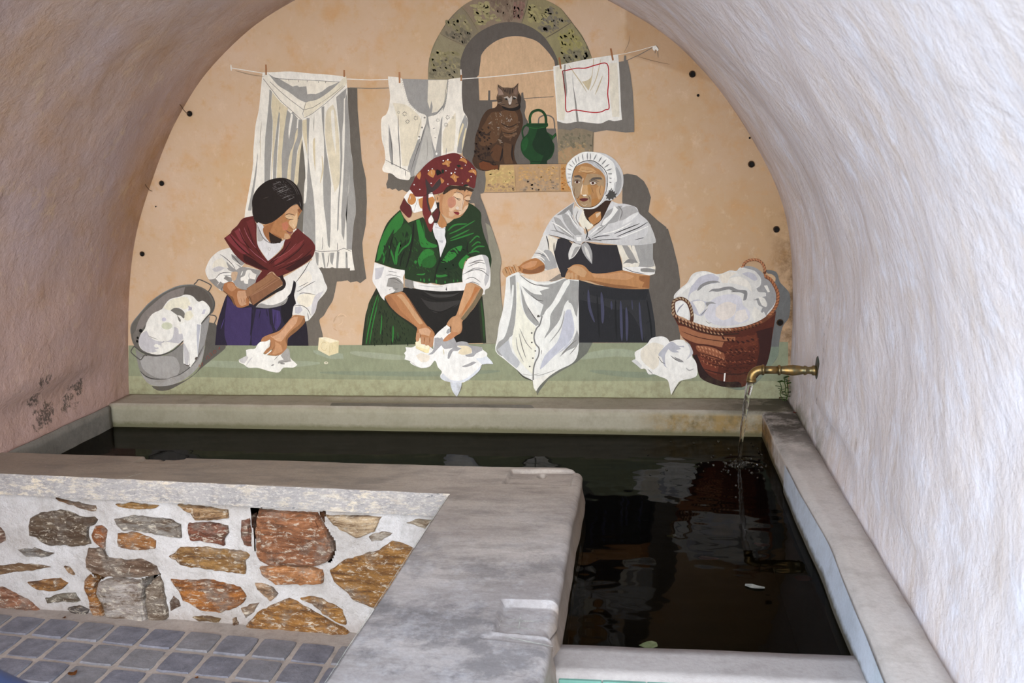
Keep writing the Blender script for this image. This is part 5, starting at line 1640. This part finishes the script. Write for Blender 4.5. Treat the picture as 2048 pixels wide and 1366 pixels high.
f A09F9B 450,680 520,600 580,530 610,480 640,400 712,410 712,560 700,700 640,600 630,560 600,600 560,720 500,800 440,870 430,860 480,760 480,690
f ECEBE4 440,660 500,590 560,480 600,410 640,400 640,430 600,490 560,570 510,640 485,690 480,780 440,860 430,930 410,1000 395,930 370,880 380,800 420,750
f C3C4CE 610,650 650,640 690,740 680,850 620,940 520,1010 440,1090 400,1120 440,1010 540,900 580,780
f ECEBE4 630,580 660,600 690,700 695,790 660,880 560,970 470,1060 520,1010 620,920 675,830 670,720
f A09F9B 700,800 715,860 700,930 620,970 560,1020 600,960 660,900
f ECEBE4 560,720 570,760 540,860 460,940 420,1000 400,1060 440,900 520,820
s A09F9B 9 600,650 570,780 480,900
s 6A6660 5 700,880 640,930 580,1000
s 6A6660 5 700,930 640,1000
l 7E7C78 11 420,690 400,760 375,790 355,850 365,910 395,950 390,1010 365,1060 350,1120 348,1210
s 3A3632 4 412,1000 418,960
e 5A5650 390,692 11,11
e F4F2EC 392,705 10,6
e 5A5650 336,826 7,7
e 5A5650 337,902 7,6
e 5A5650 365,970 7,6
e 5A5650 345,1028 7,6
e 5A5650 320,1095 7,6
s 2E2A26 5 215,1120 270,1180 345,1210
s 8A8880 4 345,1160 400,1165 480,1140 530,1120
s 8A8880 3 260,1155 330,1165 400,1150
f ECE9E0 345,1205 440,1170 540,1125 470,1180 400,1250 372,1295 352,1260
f C69C72 600,385 615,350 640,335 650,375 630,395
f C69C72 645,345 668,340 672,385 655,395
f C69C72 680,350 700,355 700,395 682,398
T ZD
P painted_bonnet_head|lined face, white frilled bonnet and knotted shawl of the old washerwoman
Q neck
f 3A2415 520,640 740,560 800,580 770,640 700,780 620,840 560,780 530,720
f B9824E 570,760 620,720 650,700 690,700 690,780 620,830 580,790
f D8C0A0 640,720 690,700 680,730 650,760
Q blouse_collar
f E9E2CF 440,640 520,680 530,720 560,780 620,830 580,870 520,860 480,800 440,740
d 3A3430 4 16 525,690 545,760 600,820
Q shawl
f D2D0CE 435,600 360,650 260,720 210,770 160,850 122,930 190,925 270,945 420,990 470,1020 500,1020 540,990 850,1022 1000,1028 1200,1010 1228,985 1215,935 1200,890 1150,790 1070,720 1040,660 960,630 900,620 860,620 800,595 770,640 700,780 600,870 540,920 510,880 460,820 420,740
f A5A3A0 230,750 290,770 340,840 400,910 440,940 430,970 330,900 260,830
f A5A3A0 300,700 380,740 420,820 470,880 510,920 450,940 380,870 330,790
f 8E8C89 260,735 330,680 430,610 415,670 420,740 380,680 330,720
f A5A3A0 640,900 690,830 720,760 760,690 850,650 900,640 880,700 860,790 760,820 700,860
f F0EEE8 700,830 720,780 790,720 820,640 860,680 800,760 730,830
f E4E2DE 940,720 1040,680 1060,720 980,790 900,830
f B2AFAC 880,700 900,660 1000,640 1060,700 990,730 930,770 880,790
s 7E7B77 9 860,640 900,700 870,790
s 8E8C89 10 600,950 700,880 760,820
s 8E8C89 10 200,880 300,900 400,950
s 8E8C89 9 220,790 260,880 330,920
s 8E8C89 8 400,700 420,780 490,850
s F2F0EA 11 580,930 660,860 700,840
s F2F0EA 11 210,800 300,850 420,940
s F2F0EA 9 360,690 400,760 470,860
s F2F0EA 11 700,920 850,880 1000,800
s F2F0EA 11 860,960 1020,900 1180,830
s 22201E 9 820,915 930,870 1070,815
s 22201E 9 845,945 950,900 1060,855 1150,800
s 22201E 8 600,965 680,940 780,930
s 22201E 7 680,975 780,970 890,965
s 4A4744 7 1020,975 1120,950 1210,920
s 22201E 7 540,980 640,975 700,985
s 22201E 12 540,850 560,910 545,970
s 22201E 8 560,940 590,970 560,965
f C9C7C4 430,940 470,925 520,940 520,990 480,1015 440,990
f EDEBE6 450,950 500,945 500,985 460,985
s 22201E 7 420,985 450,1010 500,1020
f D8D5CE 420,1000 500,1025 480,1070 430,1140 380,1168 375,1110 395,1050
f 9E9B97 440,1050 490,1040 430,1130 400,1150
f A8A6A3 500,1020 545,995 580,1030 608,1110 605,1210 550,1150 510,1080
f D8D5CE 530,1030 570,1080 600,1190 550,1120
f DAD7D2 420,700 445,640 480,680 500,660 510,700 480,760 480,830 520,860 530,900 480,850 440,790
s 7E7B77 8 470,690 450,760 490,840
f C8C6C2 1150,790 1200,890 1215,935 1228,985 1200,1010 1050,1020 1080,980 1150,900
s 2A2826 7 185,925 330,960 430,1000
Q bonnet
f CFCDCA 640,120 720,130 800,170 860,230 905,320 912,420 890,500 850,550 790,590 740,590 700,620 640,665 580,675 500,665 450,610 420,540 395,470 370,430 350,340 355,250 400,190 450,150 520,118
f A9A8A6 820,240 860,280 890,360 890,460 850,540 830,500 840,400 830,300
f C2C2C4 700,140 800,190 850,250 820,300 780,230 720,180
g 4A4743 768,510 780,478 792,500 806,480 812,505 830,500 828,522 850,520 836,542 842,562 818,560 812,585 790,572 772,592 762,570 742,578 750,552 736,540 756,530
f 6E6B67 750,420 800,430 810,480 760,500
Q face
f B18252 440,270 500,235 560,225 640,260 700,310 735,370 735,460 715,540 670,620 600,660 540,662 490,650 455,590 425,520 412,440 418,340
f A58C6E 430,360 480,345 510,380 515,440 490,520 480,560 450,570 425,510 414,440
f AC8F6C 560,330 650,330 720,370 725,450 690,500 660,440 600,440 580,480 600,560 620,640 560,655 500,640 480,600 520,560 510,480 530,400
f C9A070 520,440 560,440 570,520 560,545 520,545 490,530
f B8884E 560,440 590,430 600,520 570,540 
f B07C46 600,580 660,560 680,600 630,640 600,650
f C29768 650,470 700,440 720,470 700,560 670,580 650,520
f C79C6A 500,255 600,270 650,310 560,320 470,310
s D9B58A 7 480,310 560,300 640,320
s 8E6238 5 470,295 560,325 630,305
s 8E6238 4 500,285 560,300 600,290
f 5E544A 430,350 480,342 510,365 505,385 480,365 440,365
f 5E544A 590,385 620,365 690,365 705,385 640,385 600,400
s 6E6258 8 425,395 460,385 500,400
s 6E6258 10 575,400 620,390 680,410
f D8CFC4 435,405 460,398 490,412 465,422 440,418
f D8CFC4 585,415 620,402 650,420 620,435 595,432
e 5A3020 460,410 14,12
e 5A3020 614,420 14,13
e 1A100C 460,410 6,6
e 1A100C 614,420 6,6
s 3A2418 6 425,408 460,395 495,410
s 3A2418 6 575,412 615,400 660,422
s 7A5A40 5 590,440 630,440 660,425
s F0DCC0 9 515,430 500,500 500,530
s E8D8C0 6 515,400 520,370
s 3A2418 5 500,540 530,545 565,535
f E8DCC8 510,535 550,530 555,545 525,548
f 6A2A28 482,575 530,565 572,572 555,592 520,600 495,590
s 3A1418 5 480,575 530,582 575,573
s 5E4430 5 485,540 460,580
s 5E4430 6 570,540 585,580 585,610
s 5E4430 5 440,460 430,510 445,550
s 5E4430 5 690,440 680,500 690,540
s 6E5236 4 600,460 620,520
s D8C4A8 5 500,620 530,640 560,625
f B9B9B8 560,205 620,210 680,250 740,310 745,350 700,300 640,270 600,240
s E0E0E0 4 580,215 640,265
s E0E0E0 4 620,225 700,300
s 8A8A8A 4 650,240 720,320
Q bonnet_frill
f EFEDE6 360,250 400,190 450,150 520,118 600,115 660,125 720,150 780,190 820,230 840,320 850,400 820,420 790,480 750,500 760,420 740,340 700,270 640,215 570,200 500,215 450,250 420,310 405,380 412,470 385,420 360,350
s 8A8986 9 470,160 480,215
s 8A8986 9 510,135 520,200
s 8A8986 11 560,125 560,195
s 8A8986 9 590,125 592,195
s 8A8986 12 650,140 620,200
s 8A8986 12 700,165 670,215
s 8A8986 12 745,190 700,240
s 8A8986 12 775,235 725,270
s 8A8986 12 800,280 745,300
s 8A8986 12 815,330 760,330
s 8A8986 11 825,380 770,370
s 8A8986 11 815,420 770,410
s 8A8986 9 440,170 455,230
s 8A8986 8 410,200 440,245
s 8A8986 8 380,235 420,265
s 8A8986 8 365,280 410,295
s 8A8986 7 360,330 405,335
s 8A8986 7 370,370 400,370
s 8A8986 6 375,410 402,405
e F6F4EE 808,400 14,90
s 2A2826 7 410,450 408,380 430,290 470,235 540,205 620,205 690,250 735,300 755,360 750,470 735,530
s EFEDE6 12 400,460 430,560 480,640 540,665 620,660 690,610 735,530
s 2A2826 5 412,470 440,570 490,645 560,658 640,640 700,580 735,500
s 3A3836 5 360,410 385,415
T ZF
P painted_basket|wicker basket piled with white laundry, painted at the far right
f 6E6E6C 1310,180 1380,185 1430,210 1455,290 1500,340 1545,400 1550,520 1535,620 1480,700 1450,840 1440,960 1380,1050 1300,1150 1200,1240 1090,1275 980,1255 1200,1000 1380,600 1400,300
g 7F8A78 1450,880 1440,960 1380,1050 1300,1150 1200,1240 1090,1275 980,1255 1250,1050 1370,880
f CBAA84 1335,215 1380,220 1415,250 1412,290 1380,270
f E2DFD8 490,440 500,400 560,340 610,300 650,230 700,200 780,192 860,215 890,220 940,210 1000,185 1060,190 1090,160 1160,145 1230,160 1290,200 1330,250 1400,330 1425,420 1400,520 1330,620 1200,690 1000,715 800,705 680,660 560,600 500,540
f C5C3CA 720,250 820,210 900,250 880,300 790,310 720,350 640,400 620,480 700,450 780,470 870,480 780,500 770,580 720,600 640,540 620,440 650,330
f A09E9C 1100,155 1160,145 1230,160 1290,200 1330,250 1400,330 1425,420 1400,500 1350,560 1330,600 1310,560 1270,590 1300,520 1260,500 1240,440 1330,420 1330,390 1260,380 1240,350 1280,320 1280,250 1220,190 1160,170
f DAD7D0 1060,190 1110,170 1180,175 1240,200 1270,260 1270,310 1240,340 1260,380 1320,385 1320,415 1240,440 1200,460 1150,460 1180,380 1140,320 1060,290 990,270 1000,240 1090,230
f C2C0C6 1110,215 1170,200 1230,225 1250,270 1220,280 1170,250
f EFECE4 640,290 700,220 780,200 850,215 800,220 720,250 660,320 600,360 560,400 510,430 540,370
f EAE4D8 990,260 1080,240 1150,270 1190,320 1200,380 1150,340 1060,310 990,300
f E8DFD0 900,230 1000,200 1060,210 1000,250 980,300 930,300
f D9D6DA 820,470 900,420 1020,400 1100,430 1120,500 1180,560 1170,640 1060,680 940,690 840,670 770,600 800,520
f E6DCD2 880,520 980,470 1060,500 1040,590 940,640 870,600
f E8E0D8 1060,560 1140,540 1170,620 1100,660 1040,640
f EAE5DA 1260,430 1310,435 1340,490 1330,520 1290,500
f EAE5DA 1310,325 1340,320 1365,380 1345,385
f EAE5DA 1220,510 1280,560 1310,590 1270,640 1220,640 1200,580
f EEE9DF 660,470 730,460 770,480 770,540 720,590 700,540
f 8E8C8A 700,370 730,320 800,285 870,280 915,295 850,300 770,325 720,365
f 8E8C8A 805,385 840,355 900,350 960,335 1020,335 1070,360 1140,365 1160,390 1150,450 1120,460 1130,400 1090,385 1040,382 1000,360 950,365 890,380 840,375
f 9C9A98 780,480 830,470 880,490 820,490 790,520
s 55504B 5 795,530 760,570 740,590
s 55504B 4 780,645 805,665 835,660
s 55504B 5 1010,380 1050,378
s 55504B 5 1215,455 1260,450
f F0EEE8 505,480 540,460 590,480 620,520 625,640 580,615 520,590 505,540
s 9A98A0 12 580,490 540,530 520,570
g 57281A 480,590 560,640 680,670 850,720 1000,715 1150,705 1300,640 1420,555 1410,640 1390,760 1370,900 1340,1030 1290,1110 1210,1200 1110,1250 970,1250 830,1215 730,1160 700,1060 660,960 640,860 570,800 530,690
f A06848 530,685 600,700 720,750 900,785 1050,790 1050,830 1040,890 950,890 800,860 700,850 600,810 550,770
f 8F553A 690,870 800,880 930,920 960,1000 860,990 760,950 700,910
f 9A5F42 700,880 760,870 850,890 930,930 900,950 800,920
f 6E3423 700,960 800,1000 900,1060 880,1140 780,1100 720,1020
f 3A1D18 1240,740 1390,700 1375,880 1340,1030 1290,1110 1210,1200 1150,1220 1240,1050 1270,880
f 2A1614 660,960 700,950 760,1080 840,1160 960,1200 1080,1200 1110,1250 970,1250 830,1215 730,1160 700,1060
f 5E2C1C 950,830 1100,830 1180,900 1150,960 1000,960 930,900
f 6A3422 1050,800 1240,770 1260,860 1120,880
m 8E5238 90 11 0.45 5 700,900 960,930 960,1080 740,1040
m 3E1C14 110 13 0.45 5 960,930 1250,880 1220,1120 960,1180
m 7A3E26 110 12 0.45 5 940,800 1260,760 1250,1000 960,1040
s 4A2216 12 700,860 850,880 950,930 1150,930
s 4A2216 10 720,930 850,970 1000,1010 1200,990
s 4A2216 12 740,1010 880,1050 1020,1070 1200,1060
s 3A1A14 12 760,1080 900,1120 1080,1130 1220,1100
s 4A2216 7 560,740 700,790 850,820 1040,840
d C48A66 11 34 715,880 830,905 940,945
d B87A58 10 32 730,905 850,950 950,995
d A86A4A 8 36 740,950 860,1010 960,1050
d A86A4A 8 40 760,1010 900,1080
d 8A5038 9 40 980,930 1150,920 1250,930
d 8A5038 8 44 960,1010 1120,1020 1250,1000
d 3A1A14 14 46 940,800 1100,840 1250,800
d 3A1A14 12 50 1010,910 1150,900
l 6E4028 34 490,590 560,640 640,665 720,690 850,725 1000,725 1150,705 1290,650 1400,570
l 3E2418 14 500,620 560,665 640,695 720,730 850,765 1000,765 1080,760
d C09878 14 34 480,580 560,625 640,655 720,685 850,715 1000,720
d A86848 10 34 1020,720 1150,700 1290,650
d B08868 10 34 540,650 640,690 720,720 850,755 940,765
d 2E1A12 8 34 495,600 575,650 655,680 735,710 865,745 1015,745 1150,720 1290,665
l 7A4A2E 30 1320,240 1370,270 1410,330 1435,400 1430,480 1395,550 1340,610
d B0704A 14 30 1320,235 1370,265 1415,330 1440,400 1430,480 1400,545 1345,605
l 6A3E26 24 1120,150 1130,125 1160,100 1210,88 1260,95 1300,130 1320,190 1310,215
d B87E58 13 26 1115,150 1130,120 1160,98 1210,85 1260,92 1300,130 1322,190
l 5A3422 32 495,590 485,530 490,470 530,445 575,445 620,480 645,540 655,600 650,650
d B09878 12 30 490,580 480,520 490,465 535,440 580,445 625,480 650,540 660,620
g EFEAE2 948,1120 962,1118 955,1195 942,1195
P painted_draped_cloth|crumpled white cloth hanging over the counter beside the basket
f EDEAE3 105,1010 140,990 135,930 200,890 250,850 290,800 380,785 430,805 450,835 520,815 580,820 600,840 630,870 660,930 655,970 680,1000 700,1050 700,1140 640,1170 550,1190 510,1240 465,1320 450,1240 430,1180 360,1150 310,1130 260,1130 230,1080 190,1080 150,1040
f E5DCCB 200,900 300,840 400,870 360,960 350,1050 300,1090 230,1040 190,980
f B9B8BE 360,930 440,850 480,835 530,870 580,870 585,885 530,880 560,900 510,910 540,930 480,930 440,900 410,960 415,1050 440,1075 400,1050 380,980 350,960
f C7C5C6 600,830 640,870 665,930 650,960 600,1000 640,920
s 3A3632 5 345,965 380,1020 410,1030
s 3A3632 7 460,960 520,1005 580,1020
f 8E8C8A 490,970 560,1000 580,1020 530,1015
s B9B6B2 12 600,1070 630,1095 670,1080
s 9E9C98 8 250,1080 300,1130
s 5A564E 7 560,1190 510,1250 475,1320
f D5D3D0 105,1010 140,995 200,1050 190,1080 150,1045
'''
# ------------------------------------------------------------------ the mural, painted patch by patch on the end wall
TR = dict(ph=(0, 0, 1), Z1=(250, 540, 5.465), Z2=(400, 340, 5.059), Z3=(400, 500, 5.253), Z4=(450, 110, 5.463), Z6=(740, 130, 5.254), Z7=(840, 0, 5.689),
          Z8=(920, 140, 5.254), Z9=(1080, 70, 5.254), ZA=(780, 290, 7.19), ZB=(710, 400, 4.407), ZC=(720, 560, 5.693), ZD=(1060, 280, 4.88), ZE=(980, 460, 4.018), ZF=(1240, 500, 4.553))
mural = empty('mural', (0, -.002, 0))
tag(mural, 'painted mural of three washerwomen at a green counter with laundry, a cat and baskets', 'mural')
SPECIAL = {'painted_bar_shadow': 'faded_sketch'}
class Bucket:
    def __init__(s): s.v = []; s.f = []; s.c = []
def smooth(pts):
    n = len(pts); out = []
    for i in range(n):
        p0, p1, p2, p3 = pts[i-1], pts[i], pts[(i+1) % n], pts[(i+2) % n]
        def sharp(a, b, c):
            u = Vector((b[0]-a[0], b[1]-a[1])); w_ = Vector((c[0]-b[0], c[1]-b[1]))
            return u.length > 0 and w_.length > 0 and u.angle(w_, 0) > 1.15
        if sharp(p0, p1, p2): p0 = p1
        if sharp(p1, p2, p3): p3 = p2
        out.append(p1)
        L_ = math.hypot(p2[0]-p1[0], p2[1]-p1[1])
        for t in ((.33, .67) if L_ > .8 else ()):
            t2, t3 = t*t, t*t*t
            out.append(tuple(.5*((2*p1[k])+(-p0[k]+p2[k])*t+(2*p0[k]-5*p1[k]+4*p2[k]-p3[k])*t2+(-p0[k]+3*p1[k]-3*p2[k]+p3[k])*t3) for k in (0, 1)))
    return out
def spline(pts):
    if len(pts) == 2: return [(pts[0][0]+(pts[1][0]-pts[0][0])*k/4, pts[0][1]+(pts[1][1]-pts[0][1])*k/4) for k in range(5)]
    out = []
    for i in range(len(pts)-1):
        p0, p1, p2, p3 = pts[max(i-1, 0)], pts[i], pts[i+1], pts[min(i+2, len(pts)-1)]
        for k in range(4):
            t = k/4; t2, t3 = t*t, t*t*t
            out.append(tuple(.5*((2*p1[q])+(-p0[q]+p2[q])*t+(2*p0[q]-5*p1[q]+4*p2[q]-p3[q])*t2+(-p0[q]+3*p1[q]-3*p2[q]+p3[q])*t3) for q in (0, 1)))
    return out+[pts[-1]]
parts = []; boxes = []; cur = None; T = TR['ph']; LAYER = 6e-5
WX0, WX1 = prof[0].x, prof[-1].x
def emit(polys, colr, vary=0):
    """polys: list of 2-D photo-traced rings -> real coordinates on the wall, one paint layer above whatever lies under them"""
    xs = [p[0] for q in polys for p in q]; ys = [p[1] for q in polys for p in q]; bb = (min(xs), min(ys), max(xs), max(ys)); lv = 1
    for b in boxes:
        if b[4] >= lv and not (b[2] < bb[0] or b[0] > bb[2] or b[3] < bb[1] or b[1] > bb[3]): lv = b[4]+1
    boxes.append(bb+(lv,)); y = -.0006-LAYER*lv; c = lin(colr, ALB*(1+vary))
    for q in polys:
        o = len(cur.v); ws = []
        for p in q:
            w_ = at_y(p[0], p[1], 0); ws.append((min(max(w_.x, WX0-.003), WX1+.02), y, max(w_.z, ZT-.01)))
        cur.v += ws
        for tri in tessellate_polygon([[Vector((a[0], a[2], 0)) for a in ws]]):
            cur.f.append((o+tri[0], o+tri[1], o+tri[2])); cur.c += [c, c, c]
def tp(s): x, y = s.split(','); return (T[0]+float(x)/T[2], T[1]+float(y)/T[2])
def ribbon(pts, w_, taper):
    n = len(pts); L_, R2 = [], []
    for i, p in enumerate(pts):
        a, b = pts[max(i-1, 0)], pts[min(i+1, n-1)]; dx, dy = b[0]-a[0], b[1]-a[1]; l_ = math.hypot(dx, dy) or 1
        t = i/(n-1); k = w_/2*((.25+.75*math.sin(math.pi*min(1, max(0, t)))**.6) if taper else 1)
        L_.append((p[0]-dy/l_*k, p[1]+dx/l_*k)); R2.append((p[0]+dy/l_*k, p[1]-dx/l_*k))
    return [[L_[i], L_[i+1], R2[i+1], R2[i]] for i in range(n-1)]
def oval(cx, cy, rx, ry, ang=0, n=14):
    ca, sa = math.cos(math.radians(ang)), math.sin(math.radians(ang))
    return [(cx+rx*math.cos(k*math.tau/n)*ca-ry*math.sin(k*math.tau/n)*sa, cy+rx*math.cos(k*math.tau/n)*sa+ry*math.sin(k*math.tau/n)*ca) for k in range(n)]
for ln in MURAL.split('\n'):
    a = ln.split()
    if not a: continue
    k = a[0]
    if k == 'T': T = TR[a[1]]
    elif k == 'P':
        h = ln[2:].split('|'); nm = SPECIAL.get(h[0], h[0]); cur = Bucket(); parts.append([nm, h[1] if len(h) > 1 else None, cur, []])
    elif k == 'Q': cur = Bucket(); parts[-1][3].append([a[1], cur])
    elif k in 'fg':
        p = [tp(q) for q in a[2:]]; emit([smooth(p) if k == 'f' else p], a[1])
    elif k in 'sl':
        p = spline([tp(q) for q in a[3:]]) if k == 's' else [tp(q) for q in a[3:]]
        if k == 'l' and len(p) > 3 and float(a[2]) > 8.5: p = spline(p)
        emit(ribbon(p, float(a[2])/T[2], k == 's'), a[1])
    elif k == 'e':
        c = tp(a[2]); r = a[3].split(','); emit([oval(c[0], c[1], float(r[0])/T[2], float(r[1])/T[2], float(a[4]) if len(a) > 4 else 0)], a[1])
    elif k == 'd':
        p = spline([tp(q) for q in a[4:]]); st = float(a[3])/T[2]; acc = 0; ov = []
        for u, v in zip(p, p[1:]):
            l_ = math.hypot(v[0]-u[0], v[1]-u[1]); 
            while acc < l_:
                t = acc/max(l_, 1e-6); ang = math.degrees(math.atan2(v[1]-u[1], v[0]-u[0]))+38; r = float(a[2])/T[2]
                ov.append(oval(u[0]+(v[0]-u[0])*t, u[1]+(v[1]-u[1])*t, r*(1.35 if r > 1 else 1), r*(.62 if r > 1 else 1), ang, 8)); acc += st
            acc -= l_
        emit(ov, a[1])
    elif k == 'm':      # m colour count size flatness angle polygon: small dabs of the brush scattered over an area
        pl = [tp(q) for q in a[6:]]; rr = random.Random(len(boxes)); x0, x1 = min(p[0] for p in pl), max(p[0] for p in pl); y0, y1 = min(p[1] for p in pl), max(p[1] for p in pl)
        ov = []; tries = 0
        while len(ov) < int(a[2]) and tries < 4000:
            tries += 1; x, y = rr.uniform(x0, x1), rr.uniform(y0, y1)
            if inside((x, y), pl):
                r = float(a[3])/T[2]*rr.uniform(.4, 1.15); ov.append(oval(x, y, r, r*float(a[4])*rr.uniform(.5, 1), float(a[5])+rr.uniform(-25, 25), 7))
        for q in range(0, len(ov), 12): emit(ov[q:q+12], a[1], rr.uniform(-.22, .16))
    elif k == 'w':
        c = tp(a[2]); r = float(a[3])/T[2]; emit([oval(c[0]+math.cos(q*math.tau/8)*r*.68, c[1]+math.sin(q*math.tau/8)*r*.68, r*.30, r*.11, q*45, 7) for q in range(8)], a[1])
def flush(b, name, parent, label=None):
    me = bpy.data.meshes.new(name); me.from_pydata(b.v, [], b.f)
    at = me.color_attributes.new('paint', 'FLOAT_COLOR', 'CORNER')
    at.data.foreach_set('color', [x for c in b.c for x in c]); me.materials.append(M['paint'])
    o = bpy.data.objects.new(name, me); COL.objects.link(o); o.parent = parent
    if parent is mural: o.matrix_parent_inverse = Matrix.Translation((0, .002, 0))
    if label: o['label'] = label
    return o
for nm, lab, b, subs in parts:
    if not b.v: b = subs.pop(0)[1]
    o = flush(b, nm, mural, lab)
    for s, sb in subs: flush(sb, s, o)
print('mural layers', max(b[4] for b in boxes), 'tris', sum(len(o.data.polygons) for o in bpy.data.objects if o.type == 'MESH'))
